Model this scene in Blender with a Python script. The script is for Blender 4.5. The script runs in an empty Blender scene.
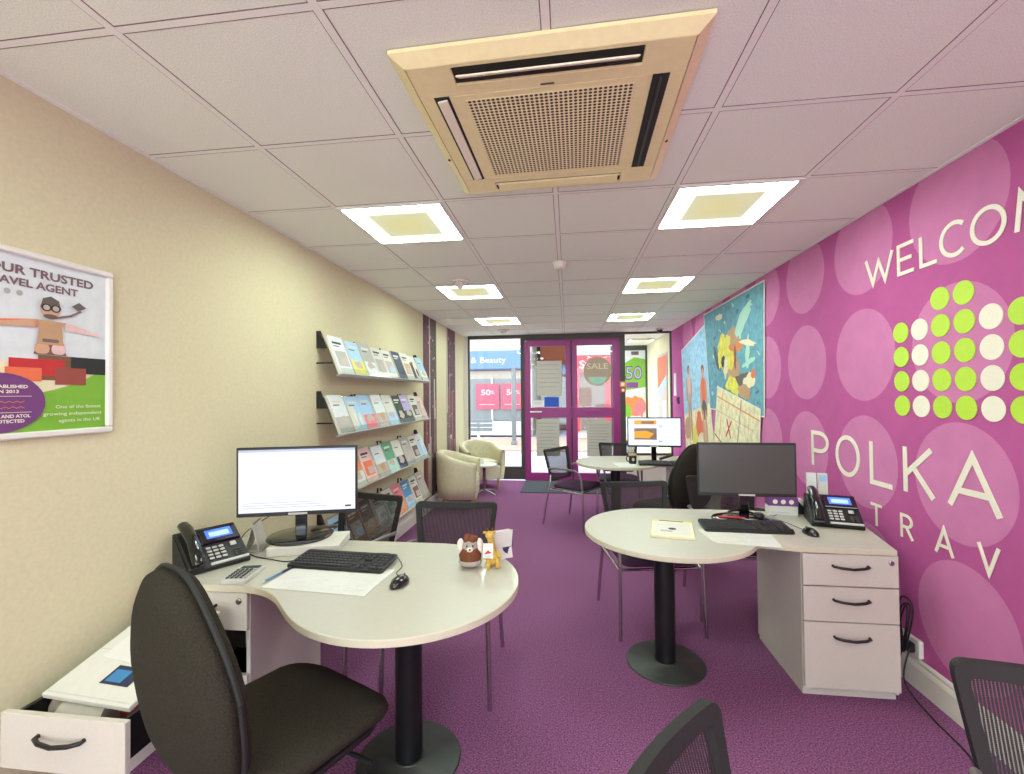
import bpy, math, random
from mathutils import Matrix, Vector
random.seed(7)
PI = math.pi
S = bpy.context.scene
COL = S.collection

# ------------------------------------------------------------------ camera, sky, exposure
F_PX, YAW, PITCH, ROLL, CAM_Z = 447.7, -0.1229, 0.0162, -0.0098, 1.4894
cd = bpy.data.cameras.new('camera'); cam = bpy.data.objects.new('camera', cd); COL.objects.link(cam)
cd.sensor_fit = 'HORIZONTAL'; cd.sensor_width = 36.0; cd.lens = 36.0*F_PX/1024; cd.clip_start = 0.02; cd.clip_end = 200
_f = Vector((math.sin(YAW)*math.cos(PITCH), math.cos(YAW)*math.cos(PITCH), math.sin(PITCH)))
_r = Vector((math.cos(YAW), -math.sin(YAW), 0)); _u = _r.cross(_f)
_r2 = math.cos(ROLL)*_r + math.sin(ROLL)*_u; _u2 = -math.sin(ROLL)*_r + math.cos(ROLL)*_u
cam.matrix_world = Matrix(((_r2.x, _u2.x, -_f.x, 0), (_r2.y, _u2.y, -_f.y, 0), (_r2.z, _u2.z, -_f.z, CAM_Z), (0, 0, 0, 1)))
S.camera = cam
S.view_settings.view_transform = 'Standard'; S.view_settings.look = 'None'
S.view_settings.exposure = 1.4; S.view_settings.gamma = 1.0; S.view_settings.use_curve_mapping = False
wd = bpy.data.worlds.new('world'); S.world = wd; wd.use_nodes = True
bgn = wd.node_tree.nodes['Background']; bgn.inputs[0].default_value = (0.84, 0.94, 1.0, 1); bgn.inputs[1].default_value = 2.5
LIGHT_EDGE, LIGHT_MID = 20.0, 0.17

# ------------------------------------------------------------------ materials
def s2l(c):
    def g(x):
        x /= 255.0
        return x/12.92 if x <= 0.04045 else ((x+0.055)/1.055)**2.4
    return tuple(g(x) for x in c) + (1.0,)
MATS = {}
def mat(name, rgb, rough=0.6, metal=0.0, noise=0.0, scale=40.0, bump=0.0, bscale=None, emit=0.0, coat=0.0, detail=2.0, spec=0.5):
    m = bpy.data.materials.new(name); m.use_nodes = True; n = m.node_tree.nodes; l = m.node_tree.links
    b = n['Principled BSDF']; c = s2l(rgb)
    b.inputs['Roughness'].default_value = rough; b.inputs['Metallic'].default_value = metal
    b.inputs['Specular IOR Level'].default_value = spec
    tc = n.new('ShaderNodeTexCoord'); nz = n.new('ShaderNodeTexNoise')
    nz.inputs['Scale'].default_value = scale; nz.inputs['Detail'].default_value = detail
    l.new(tc.outputs['Object'], nz.inputs['Vector'])
    rp = n.new('ShaderNodeValToRGB'); a = max(noise, 0.015)
    rp.color_ramp.elements[0].position = 0.3; rp.color_ramp.elements[1].position = 0.7
    rp.color_ramp.elements[0].color = (c[0]*(1-a), c[1]*(1-a), c[2]*(1-a), 1)
    rp.color_ramp.elements[1].color = (min(1, c[0]*(1+a)), min(1, c[1]*(1+a)), min(1, c[2]*(1+a)), 1)
    l.new(nz.outputs['Fac'], rp.inputs['Fac']); l.new(rp.outputs['Color'], b.inputs['Base Color'])
    if bump:
        n2 = nz
        if bscale:
            n2 = n.new('ShaderNodeTexNoise'); n2.inputs['Scale'].default_value = bscale; n2.inputs['Detail'].default_value = 3
            l.new(tc.outputs['Object'], n2.inputs['Vector'])
        bp = n.new('ShaderNodeBump'); bp.inputs['Strength'].default_value = bump; bp.inputs['Distance'].default_value = 0.004
        l.new(n2.outputs['Fac'], bp.inputs['Height']); l.new(bp.outputs['Normal'], b.inputs['Normal'])
    if emit:
        l.new(rp.outputs['Color'], b.inputs['Emission Color']); b.inputs['Emission Strength'].default_value = emit
    if coat: b.inputs['Coat Weight'].default_value = coat
    MATS[name] = m
    return m
def mx(n, op, *ins):
    t = n.nodes.new('ShaderNodeMath'); t.operation = op
    for i, v in enumerate(ins):
        if isinstance(v, (int, float)): t.inputs[i].default_value = v
        else: n.links.new(v, t.inputs[i])
    return t.outputs[0]
def mesh_fabric(name, rgb, freq, duty):                      # woven strands running down the backrest, real see-through gaps
    m = mat(name, rgb, 0.75); t = m.node_tree; tc = t.nodes.new('ShaderNodeTexCoord'); sp = t.nodes.new('ShaderNodeSeparateXYZ')
    t.links.new(tc.outputs['Object'], sp.inputs[0])
    a = mx(t, 'LESS_THAN', mx(t, 'FRACT', mx(t, 'MULTIPLY', sp.outputs['X'], freq)), duty)
    b = mx(t, 'LESS_THAN', mx(t, 'FRACT', mx(t, 'MULTIPLY', sp.outputs['Z'], freq*2.2)), 0.38)
    o = mx(t, 'MAXIMUM', a, b)
    tr = t.nodes.new('ShaderNodeBsdfTransparent'); ms = t.nodes.new('ShaderNodeMixShader')
    t.links.new(o, ms.inputs[0]); t.links.new(tr.outputs[0], ms.inputs[1]); t.links.new(t.nodes['Principled BSDF'].outputs[0], ms.inputs[2])
    t.links.new(ms.outputs[0], t.nodes['Material Output'].inputs[0]); return m
def glass(name, tint=(0.96, 0.98, 0.98), refl=0.025, rough=0.0):
    m = bpy.data.materials.new(name); m.use_nodes = True; t = m.node_tree; n = t.nodes; n.clear()
    o = n.new('ShaderNodeOutputMaterial'); tr = n.new('ShaderNodeBsdfTransparent'); gl = n.new('ShaderNodeBsdfGlossy'); ms = n.new('ShaderNodeMixShader')
    tr.inputs[0].default_value = tint+(1,); gl.inputs['Roughness'].default_value = rough; ms.inputs[0].default_value = refl
    t.links.new(tr.outputs[0], ms.inputs[1]); t.links.new(gl.outputs[0], ms.inputs[2]); t.links.new(ms.outputs[0], o.inputs[0])
    MATS[name] = m; return m

mat('ceil_tile', (238, 240, 226), 0.95, noise=0.12, scale=260, bump=0.25, detail=4, spec=0.1)
mat('ceil_bar', (240, 238, 228), 0.6)
mat('ceil_gap_shade', (120, 104, 94), 0.9)  # shadow line at the tile edges, painted as dark strips along the bars
mat('cream_wall', (212, 203, 168), 0.9, noise=0.035, scale=60, bump=0.10, bscale=140, spec=0.2)
mat('white_trim', (226, 222, 212), 0.45)
mat('magenta', (186, 90, 150), 0.75, noise=0.05, scale=9, detail=4, spec=0.2)
mat('magenta_light', (204, 124, 172), 0.75, noise=0.05, scale=9, detail=4, spec=0.2)
mat('letter_white', (238, 230, 212), 0.5)
mat('lime', (186, 222, 62), 0.5)
mat('carpet', (136, 86, 124), 0.98, noise=0.75, scale=150, bump=0.8, bscale=320, detail=8, spec=0.1)
mat('mat_grey', (70, 74, 82), 0.98, noise=0.3, scale=200, bump=0.6)
mat('desk_white', (190, 186, 171), 0.35, noise=0.01, coat=0.1)
mat('desk_edge', (205, 196, 172), 0.5)
mat('grey_board', (206, 200, 190), 0.5, noise=0.02)
mat('grey_front', (206, 198, 186), 0.5, noise=0.025, scale=120)
mat('black_steel', (26, 27, 27), 0.38, metal=0.3, noise=0.1)
mat('base_steel', (66, 70, 66), 0.42, metal=0.5, noise=0.12, scale=25)
mat('black_plastic', (24, 24, 25), 0.42, noise=0.05)
mat('black_gloss', (14, 14, 15), 0.12, coat=0.5)
mat('key_black', (44, 44, 46), 0.5)
mat('dark_grey', (62, 62, 63), 0.5)
mat('chrome', (190, 186, 186), 0.22, metal=1.0)
mat('arm_grey', (128, 124, 122), 0.4, metal=0.4)
mat('charcoal_fabric', (50, 46, 38), 0.98, noise=0.35, scale=260, bump=0.6, detail=4, spec=0.15)
mat('piping_black', (30, 29, 26), 0.7)
mat('seat_purple', (66, 34, 62), 0.95, noise=0.25, scale=240, bump=0.5)
mat('frame_black', (30, 28, 27), 0.7, noise=0.2, scale=300)
mesh_fabric('back_mesh', (40, 34, 35), 125, 0.64)
mat('cream_leather', (212, 204, 172), 0.5, noise=0.05, scale=25, bump=0.2)
mat('pine', (196, 150, 92), 0.5, noise=0.12, scale=18)
mat('purple_frame', (152, 46, 124), 0.4, noise=0.05)
mat('bronze_frame', (70, 64, 58), 0.5, noise=0.08)
glass('pane_glass'); glass('acrylic', (0.93, 0.95, 0.93), 0.10, 0.15)
mat('acrylic_lip', (196, 196, 188), 0.3)
mat('white', (220, 218, 212), 0.55)
mat('paper', (214, 211, 200), 0.8, noise=0.02)
mat('paper_grey', (200, 196, 186), 0.8, noise=0.04)
mat('ink', (60, 60, 64), 0.8)
mat('ink_faint', (196, 198, 206), 0.8)
mat('ac_beige', (240, 226, 172), 0.5, noise=0.03)
mat('ac_light', (244, 236, 210), 0.45)
mat('ac_dark', (38, 34, 30), 0.7)
mat('det_white', (226, 216, 202), 0.5)
mat('screen_white', (226, 230, 244), 0.3, emit=0.1)
mat('screen_line', (170, 178, 205), 0.3, emit=0.08)
mat('screen_blue', (70, 110, 220), 0.3, emit=0.35)
mat('screen_pale', (150, 180, 250), 0.3, emit=0.4)
mat('screen_sky', (204, 224, 250), 0.3, emit=0.33)
mat('screen_orange', (232, 150, 40), 0.3, emit=0.22)
mat('screen_dark', (110, 90, 80), 0.3, emit=0.3)
mat('screen_off', (70, 72, 66), 0.28, coat=0.3)
PAL = dict(navy=(40, 46, 76), blue=(58, 128, 178), sky=(160, 200, 228), pale=(216, 222, 222), pink=(232, 120, 130), orange=(226, 130, 70),
    tan=(190, 150, 110), brown=(126, 84, 56), green=(96, 160, 122), darkgreen=(40, 60, 44), yellow=(226, 216, 90), red=(196, 40, 44),
    grey=(172, 170, 162), black=(30, 30, 32), lilac=(176, 160, 206), purple=(120, 60, 130), skin=(206, 160, 128), teal=(104, 160, 178),
    deepteal=(76, 124, 150), mint=(170, 214, 196), cream=(232, 222, 184), leaf=(122, 178, 50), plum=(112, 58, 116), coral=(230, 112, 72),
    palepink=(226, 190, 184), mauve=(120, 92, 96), smoke=(96, 84, 78), mist=(186, 172, 160), rust=(150, 70, 58))
for k, v in PAL.items(): mat('c_'+k, v, 0.55, noise=0.04, scale=30)
for k in ('sky', 'teal', 'deepteal', 'cream', 'mint', 'yellow', 'skin'):
    mat('m_'+k, PAL[k], 0.7, noise=0.22, scale=14, detail=5)
mat('strip_dark', (92, 78, 74), 0.8, noise=0.35, scale=26, detail=5)
mat('strip_plum', (104, 66, 78), 0.8, noise=0.3, scale=20, detail=5)
mat('pave', (160, 154, 166), 0.9, noise=0.08, scale=3)
mat('pave_red', (170, 128, 112), 0.9, noise=0.1, scale=4)
mat('brick', (142, 76, 52), 0.9, noise=0.12, scale=12)
mat('render_wall', (156, 148, 138), 0.9, noise=0.05, scale=3)
mat('fascia_blue', (78, 106, 164), 0.5)
mat('street_white', (164, 164, 162), 0.7)
mat('street_grey', (96, 98, 100), 0.6)
mat('poster_red', (180, 62, 84), 0.5)
mat('shop_red', (180, 48, 56), 0.5)
mat('shop_glass', (98, 104, 106), 0.25)
mat('toy_brown', (112, 62, 38), 0.98, noise=0.3, scale=150, bump=0.8)
mat('toy_white', (226, 216, 206), 0.98, noise=0.1, scale=150, bump=0.8)
mat('toy_grey', (170, 158, 150), 0.98, noise=0.15, scale=150, bump=0.8)
mat('toy_yellow', (206, 170, 84), 0.95, noise=0.2, scale=120, bump=0.6)
mat('call_red', (190, 48, 40), 0.4)
def thin_paper(name, rgb):
    m = mat(name, rgb, 0.8); t = m.node_tree; tl = t.nodes.new('ShaderNodeBsdfTranslucent'); tl.inputs[0].default_value = s2l(rgb); ms = t.nodes.new('ShaderNodeMixShader'); ms.inputs[0].default_value = 0.35
    t.links.new(t.nodes['Principled BSDF'].outputs[0], ms.inputs[1]); t.links.new(tl.outputs[0], ms.inputs[2]); t.links.new(ms.outputs[0], t.nodes['Material Output'].inputs[0])
thin_paper('thin_grey', (206, 202, 192)); thin_paper('thin_white', (236, 234, 230)); thin_paper('thin_blue', (70, 112, 200)); thin_paper('thin_pink', (220, 200, 196)); thin_paper('thin_beige', (196, 180, 160))
# ceiling light: opal diffuser brighter over the tubes at its rim
m = bpy.data.materials.new('diffuser'); m.use_nodes = True; t = m.node_tree; b = t.nodes['Principled BSDF']
tc = t.nodes.new('ShaderNodeTexCoord'); sp = t.nodes.new('ShaderNodeSeparateXYZ'); t.links.new(tc.outputs['Object'], sp.inputs[0])
q = mx(t, 'MAXIMUM', mx(t, 'ABSOLUTE', sp.outputs['X']), mx(t, 'MULTIPLY', mx(t, 'ABSOLUTE', sp.outputs['Y']), 1.0))
q = mx(t, 'SMOOTHSTEP' if False else 'MULTIPLY', q, 1/0.285)
rp = t.nodes.new('ShaderNodeValToRGB'); e = rp.color_ramp.elements
e[0].position = 0.25; e[0].color = (0.95, 0.92, 0.34, 1); e[1].position = 0.85; e[1].color = (0.82, 1.0, 0.92, 1)
t.links.new(q, rp.inputs[0]); t.links.new(rp.outputs[0], b.inputs['Emission Color'])
mr = t.nodes.new('ShaderNodeMapRange'); mr.interpolation_type = 'SMOOTHSTEP'; t.links.new(q, mr.inputs[0])
mr.inputs[1].default_value = 0.58; mr.inputs[2].default_value = 1.0; mr.inputs[3].default_value = LIGHT_MID; mr.inputs[4].default_value = LIGHT_EDGE
t.links.new(mr.outputs[0], b.inputs['Emission Strength']); b.inputs['Base Color'].default_value = (0.62, 0.62, 0.42, 1); MATS['diffuser'] = m
# perforated grille of the air conditioner
m = mat('perforated', (240, 228, 180), 0.55); t = m.node_tree; tc = t.nodes.new('ShaderNodeTexCoord'); sp = t.nodes.new('ShaderNodeSeparateXYZ')
t.links.new(tc.outputs['Object'], sp.inputs[0])
dx = mx(t, 'SUBTRACT', mx(t, 'FRACT', mx(t, 'MULTIPLY', sp.outputs['X'], 62.0)), 0.5)
dy = mx(t, 'SUBTRACT', mx(t, 'FRACT', mx(t, 'MULTIPLY', sp.outputs['Y'], 62.0)), 0.5)
rr_ = mx(t, 'LESS_THAN', mx(t, 'ADD', mx(t, 'MULTIPLY', dx, dx), mx(t, 'MULTIPLY', dy, dy)), 0.125)
cm = t.nodes.new('ShaderNodeMix'); cm.data_type = 'RGBA'; t.links.new(rr_, cm.inputs['Factor'])
cm.inputs[6].default_value = s2l((240, 228, 180)); cm.inputs[7].default_value = s2l((62, 52, 38))
t.links.new(cm.outputs[2], t.nodes['Principled BSDF'].inputs['Base Color'])

# ------------------------------------------------------------------ mesh builder
def rr(w, h, r, n=5):
    o = []
    for cx, cy, a in ((w/2-r, h/2-r, 0), (-w/2+r, h/2-r, 1), (-w/2+r, -h/2+r, 2), (w/2-r, -h/2+r, 3)):
        for i in range(n+1):
            t = (a+i/n)*PI/2; o.append((cx+r*math.cos(t), cy+r*math.sin(t)))
    return o
def ell(cx, cy, rx, ry, n=28): return [(cx+rx*math.cos(2*PI*i/n), cy+ry*math.sin(2*PI*i/n)) for i in range(n)]
_txt = {}
def text_geo(s, bold=0.0):
    k = (s, bold)
    if k not in _txt:
        c = bpy.data.curves.new('lettering', 'FONT'); c.body = s; c.size = 1.0; c.offset = bold; c.resolution_u = 3; c.fill_mode = 'FRONT'
        o = bpy.data.objects.new('lettering', c); COL.objects.link(o)
        dg = bpy.context.evaluated_depsgraph_get(); me = bpy.data.meshes.new_from_object(o.evaluated_get(dg))
        _txt[k] = ([(v.co.x, v.co.y) for v in me.vertices], [tuple(p.vertices) for p in me.polygons])
        bpy.data.objects.remove(o); bpy.data.curves.remove(c); bpy.data.meshes.remove(me)
    return _txt[k]
class MB:
    def __init__(s, M=None): s.v = []; s.f = []; s.mi = []; s.sm = []; s.mats = []; s.M = M or Matrix.Identity(4)
    def add(s, vs, fs, m, sm=False, M=None):
        if m not in s.mats: s.mats.append(m)
        T = s.M @ M if M is not None else s.M; b = len(s.v); i = s.mats.index(m)
        s.v += [tuple(T @ Vector(v)) for v in vs]
        for f in fs: s.f.append(tuple(b+k for k in f)); s.mi.append(i); s.sm.append(sm)
        return s
    def box(s, c, d, m, bev=0.0, M=None):
        x, y, z = c; a, b, h = d[0]/2, d[1]/2, d[2]/2; e = min(bev, a*.95, b*.95, h*.95)
        if e <= 0:
            vs = [(x+i*a, y+j*b, z+k*h) for i in (-1, 1) for j in (-1, 1) for k in (-1, 1)]
            return s.add(vs, [(0, 1, 3, 2), (4, 6, 7, 5), (0, 4, 5, 1), (2, 3, 7, 6), (0, 2, 6, 4), (1, 5, 7, 3)], m, False, M)
        vs = []; ix = {}
        for i in (-1, 1):
            for j in (-1, 1):
                for k in (-1, 1):
                    for ax in range(3):
                        q = [i*(a-e), j*(b-e), k*(h-e)]; q[ax] = (i, j, k)[ax]*(a, b, h)[ax]
                        ix[i, j, k, ax] = len(vs); vs.append((x+q[0], y+q[1], z+q[2]))
        fs = []
        for g in (-1, 1):
            fs.append([ix[g, j, k, 0] for j, k in ((-1, -1), (1, -1), (1, 1), (-1, 1))][::g])
            fs.append([ix[i, g, k, 1] for i, k in ((-1, -1), (-1, 1), (1, 1), (1, -1))][::g])
            fs.append([ix[i, j, g, 2] for i, j in ((-1, -1), (1, -1), (1, 1), (-1, 1))][::g])
        for p in (-1, 1):
            for r in (-1, 1):
                fs.append([ix[p, r, -1, 0], ix[p, r, 1, 0], ix[p, r, 1, 1], ix[p, r, -1, 1]][::-p*r])
                fs.append([ix[p, -1, r, 0], ix[p, 1, r, 0], ix[p, 1, r, 2], ix[p, -1, r, 2]][::p*r])
                fs.append([ix[-1, p, r, 1], ix[1, p, r, 1], ix[1, p, r, 2], ix[-1, p, r, 2]][::-p*r])
                for k in (-1, 1): fs.append([ix[p, r, k, 0], ix[p, r, k, 1], ix[p, r, k, 2]][::p*r*k])
        return s.add(vs, fs, m, False, M)
    def prism(s, poly, z0, z1, m, ch=0.0, side=None, M=None):
        n = len(poly); cx = sum(p[0] for p in poly)/n; cy = sum(p[1] for p in poly)/n
        ins = [(p[0]+(cx-p[0])*ch/max(1e-6, math.hypot(p[0]-cx, p[1]-cy)), p[1]+(cy-p[1])*ch/max(1e-6, math.hypot(p[0]-cx, p[1]-cy))) for p in poly] if ch else poly
        lv = [(poly, z0), (poly, z1)] if not ch else [(ins, z0), (poly, z0+ch), (poly, z1-ch), (ins, z1)]
        vs = [(p[0], p[1], z) for P, z in lv for p in P]; L = len(lv)
        s.add(vs, [tuple(range((L-1)*n, L*n)), tuple(range(n-1, -1, -1))], m, False, M)
        s.add(vs, [(k*n+i, k*n+(i+1) % n, (k+1)*n+(i+1) % n, (k+1)*n+i) for k in range(L-1) for i in range(n)], side or m, False, M)
        return s
    def flat(s, poly, n, m, M=None): return s.add([(p[0], p[1], n) for p in poly], [tuple(range(len(poly)))], m, False, M)
    def rect(s, x0, y0, x1, y1, n, m, M=None): return s.flat([(x0, y0), (x1, y0), (x1, y1), (x0, y1)], n, m, M)
    def text(s, st, x, y, h, n, m, align='l', width=None, bold=0.0, M=None, sx=1.0):
        vs, fs = text_geo(st, bold)
        if not vs: return s
        x0 = min(v[0] for v in vs); x1 = max(v[0] for v in vs); k = h/0.73; kx = k*sx
        if width: kx = width/(x1-x0)
        off = {'l': -x0*kx, 'c': -(x0+x1)/2*kx, 'r': -x1*kx}[align]
        return s.add([(x+off+v[0]*kx, y+v[1]*k, n) for v in vs], fs, m, False, M)
    def tube(s, pts, r, m, seg=8, M=None, flat=None):
        P = [Vector(p) for p in pts]; n = len(P); R = r if isinstance(r, (list, tuple)) else [r]*n
        vs = []; up = None
        for i in range(n):
            d = (P[min(i+1, n-1)]-P[max(i-1, 0)]).normalized()
            if up is None:
                up = Vector((0, 0, 1)) if abs(d.z) < 0.9 else Vector((0, 1, 0))
            up = (up-d*up.dot(d)).normalized(); sd = d.cross(up)
            for j in range(seg):
                a = 2*PI*j/seg; vs.append(tuple(P[i]+(sd*math.cos(a)+up*math.sin(a)*(flat or 1))*R[i]))
        fs = [(i*seg+j, i*seg+(j+1) % seg, (i+1)*seg+(j+1) % seg, (i+1)*seg+j) for i in range(n-1) for j in range(seg)]
        s.add(vs, fs, m, True, M)
        return s.add(vs, [tuple(range(seg-1, -1, -1)), tuple(range((n-1)*seg, n*seg))], m, False, M)
    def lathe(s, prof, m, seg=28, c=(0, 0, 0), M=None, sx=1, sy=1, smooth=True):
        vs = [(c[0]+r*sx*math.cos(2*PI*j/seg), c[1]+r*sy*math.sin(2*PI*j/seg), c[2]+z) for r, z in prof for j in range(seg)]
        fs = [(i*seg+j, i*seg+(j+1) % seg, (i+1)*seg+(j+1) % seg, (i+1)*seg+j) for i in range(len(prof)-1) for j in range(seg)]
        s.add(vs, fs, m, smooth, M)
        return s.add(vs, [tuple(range(seg-1, -1, -1)), tuple(range((len(prof)-1)*seg, len(prof)*seg))], m, False, M)
    def pillow(s, outl, tf, tb, m, fn, rings=6, p=2.6, M=None):
        n = len(outl); cx = sum(q[0] for q in outl)/n; cy = sum(q[1] for q in outl)/n; vs = []; fs = []
        seq = []
        for k in range(rings): seq.append((math.sin((k/rings)*PI/2), tb, -1))
        seq.append((1.0, 0, 0))
        for k in range(rings-1, -1, -1): seq.append((math.sin((k/rings)*PI/2), tf, 1))
        for (sc, t, g) in seq:
            h = g*t*(max(0, 1-sc**p))**(1/p) if g else 0
            sc = max(sc, 0.02)
            for q in outl: vs.append(fn(cx+(q[0]-cx)*sc, cy+(q[1]-cy)*sc, h))
        L = len(seq)
        fs = [(k*n+i, k*n+(i+1) % n, (k+1)*n+(i+1) % n, (k+1)*n+i) for k in range(L-1) for i in range(n)]
        fs += [tuple(range(n-1, -1, -1)), tuple(range((L-1)*n, L*n))]
        return s.add(vs, fs, m, True, M)
    def sphere(s, c, r, m, seg=16, M=None):
        r = r if isinstance(r, (list, tuple)) else (r, r, r); pr = []
        k = 8
        for i in range(k+1):
            a = -PI/2+PI*i/k; pr.append((max(0.02, math.cos(a)), math.sin(a)))
        vs = [(c[0]+q*r[0]*math.cos(2*PI*j/seg), c[1]+q*r[1]*math.sin(2*PI*j/seg), c[2]+z*r[2]) for q, z in pr for j in range(seg)]
        fs = [(i*seg+j, i*seg+(j+1) % seg, (i+1)*seg+(j+1) % seg, (i+1)*seg+j) for i in range(k) for j in range(seg)]
        fs += [tuple(range(seg-1, -1, -1)), tuple(range(k*seg, (k+1)*seg))]
        return s.add(vs, fs, m, True, M)
    def build(s, name, parent=None, loc=None, rotz=0):
        me = bpy.data.meshes.new(name); me.from_pydata(s.v, [], s.f)
        for k in s.mats: me.materials.append(MATS[k])
        me.polygons.foreach_set('material_index', s.mi); me.polygons.foreach_set('use_smooth', s.sm); me.update()
        o = bpy.data.objects.new(name, me); COL.objects.link(o)
        if parent: o.parent = parent
        if loc: o.location = loc
        if rotz: o.rotation_euler.z = rotz
        return o
def thing(name, label, cat, loc=(0, 0, 0), rotz=0, group=None):
    o = bpy.data.objects.new(name, None); o.empty_display_size = 0.1; COL.objects.link(o); o.location = loc; o.rotation_euler.z = rotz
    return tag(o, label, cat, group)
def tag(o, label, cat, group=None):
    o['label'] = label; o['category'] = cat
    if group: o['group'] = group
    return o
def struct(o): o['kind'] = 'structure'; return o
def struct_empty(name, loc=(0, 0, 0)):
    o = bpy.data.objects.new(name, None); COL.objects.link(o); o.location = loc; return struct(o)
def dup(root, loc, rotz, label, group=None):
    r = root.copy(); COL.objects.link(r); r.location = loc; r.rotation_euler.z = rotz; r['label'] = label
    if group: r['group'] = group
    for ch in list(root.children):
        c = ch.copy(); COL.objects.link(c); c.parent = r
        for g in list(ch.children):
            d = g.copy(); COL.objects.link(d); d.parent = c
    return r
def frame(o, x, y, z): return Matrix(((x[0], y[0], z[0], o[0]), (x[1], y[1], z[1], o[1]), (x[2], y[2], z[2], o[2]), (0, 0, 0, 1)))
def onL(x, y, z): return frame((x, y, z), (0, 1, 0), (0, 0, 1), (1, 0, 0))       # print on a wall facing +X
def onR(x, y, z): return frame((x, y, z), (0, -1, 0), (0, 0, 1), (-1, 0, 0))     # print on a wall facing -X
def onF(x, y, z): return frame((x, y, z), (1, 0, 0), (0, 0, 1), (0, -1, 0))      # print facing -Y
def RZ(a): return Matrix.Rotation(a, 4, 'Z')
def RX(a): return Matrix.Rotation(a, 4, 'X')
def RY(a): return Matrix.Rotation(a, 4, 'Y')
def TR(x, y, z): return Matrix.Translation((x, y, z))
D = math.radians

D_ = math.radians
def xl(y): return -1.757-.0056*y
XL, XR, YB, YF, H = -1.77, 1.73, -3.0, 7.7, 2.516

# ------------------------------------------------------------------ room shell
struct(MB().box(((XL+XR)/2, (YB+YF)/2, -0.05), (XR-XL+.3, YF-YB, .1), 'carpet').build('floor'))
struct(MB().box(((XL+XR)/2, (YB+YF)/2, H+.053), (XR-XL+.3, YF-YB+.1, .1), 'ceil_tile').build('ceiling'))
cx = [-1.248+.6*i for i in range(5)]; ry = [1.093+.6*j for j in range(-6, 11)]
b = MB()
for x in cx:
    b.box((x, (YB+YF)/2, H+.0045), (.024, YF-YB, .008), 'ceil_bar')
    for s in (-1, 1): b.box((x+s*.0135, (YB+YF)/2, H+.0045), (.003, YF-YB, .005), 'ceil_gap_shade')
for y in ry:
    xs = [xl(y)]+cx+[XR]
    for i in range(len(xs)-1): 
        b.box(((xs[i]+xs[i+1])/2, y, H+.005), (xs[i+1]-xs[i]-.02, .022, .007), 'ceil_bar')
        for s in (-1, 1): b.box(((xs[i]+xs[i+1])/2, y+s*.0125, H+.0047), (xs[i+1]-xs[i]-.02, .003, .0055), 'ceil_gap_shade')
b.prism([(xl(YB)+.02, YB), (xl(YF)+.02, YF), (xl(YF), YF), (xl(YB), YB)], H-.002, H+.01, 'ceil_bar'); b.box((XR-.01, (YB+YF)/2, H+.004), (.02, YF-YB, .012), 'ceil_bar')
struct(b.build('trim_1'))
struct(MB().prism([(xl(YB), YB), (xl(YF), YF), (xl(YF)-.12, YF), (xl(YB)-.12, YB)], -.01, H+.01, 'cream_wall').build('wall_left'))
b = MB().box((XR+.06, (YB+YF)/2, H/2), (.12, YF-YB, H+.02), 'magenta')
for i in range(-6, 8):
    for zc in (.45, 1.075, 1.70, 2.33):
        yc = 2.225+.64*i
        if yc-.27 > YB+.1 and yc+.27 < YF:
            pts = [(YF*0+yc+.262*math.cos(2*PI*k/40), zc+.27*math.sin(2*PI*k/40)) for k in range(40)]
            pts = [(p, min(q, H-.002)) for p, q in pts]
            b.add([(XR-.0008, p, q) for p, q in pts][::-1], [tuple(range(40))], 'magenta_light')
struct(b.build('wall_right'))
def skirting(x0, x1, name, y1=YF):
    s = 1 if x1 > x0 else -1
    prof = [(x0, 0), (x0+s*.02, 0), (x0+s*.02, .105), (x0+s*.016, .118), (x0+s*.012, .125), (x0+s*.012, .14), (x0+s*.005, .15), (x0, .15)]
    n = len(prof); k0, k1 = (xl(YB)-XL, xl(y1)-XL) if s > 0 else (0, 0); vs = [(p[0]+k0, YB, p[1]) for p in prof]+[(p[0]+k1, y1, p[1]) for p in prof]
    struct(MB().add(vs, [(i, (i+1) % n, n+(i+1) % n, n+i) for i in range(n)], 'white_trim').build(name))
skirting(XR, XL, 'baseboard_right'); skirting(XL, XR, 'baseboard_left')

# ------------------------------------------------------------------ shop front: window, double doors, side glazing
FR = .06
def bar(b, x0, x1, z0, z1, m, y=YF, d=.07, bev=.004): b.box(((x0+x1)/2, y+d/2, (z0+z1)/2), (x1-x0, d, z1-z0), m, bev)
w = struct_empty('window_1')
b = MB()
bar(b, xl(YF), -1.725, 0, H, 'white_trim', d=.1)
bar(b, -1.73, -.735, 2.46, H, 'bronze_frame'); bar(b, -1.73, -1.70, .02, 2.46, 'bronze_frame'); bar(b, -.80, -.735, .02, 2.46, 'bronze_frame')
bar(b, -1.70, -.80, .02, .2, 'bronze_frame', d=.05); bar(b, -1.70, -.80, .2, .235, 'bronze_frame', d=.08)
b.build('window_frame', w)
MB().box((-1.25, YF+.035, 1.35), (.9, .008, 2.23), 'pane_glass').build('pane', w)
def door(name, x0, x1, hinge):
    d = struct_empty(name); b = MB(); st = .085
    bar(b, x0, x0+st, .01, 2.40, 'purple_frame', d=.05); bar(b, x1-st, x1, .01, 2.40, 'purple_frame', d=.05)
    bar(b, x0+st, x1-st, 2.31, 2.40, 'purple_frame', d=.05); bar(b, x0+st, x1-st, .01, .14, 'purple_frame', d=.05)
    bar(b, x0+st, x1-st, 1.08, 1.255, 'purple_frame', d=.05)
    b.build('door_frame', d)
    MB().box(((x0+x1)/2, YF+.025, 1.78), (x1-x0-2*st, .006, 1.06), 'pane_glass').build('pane', d)
    MB().box(((x0+x1)/2, YF+.025, .61), (x1-x0-2*st, .006, .94), 'pane_glass').build('pane', d)
    return d
d1 = door('door_1', -.715, .06, 0); d2 = door('door_2', .085, .845, 1)
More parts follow.
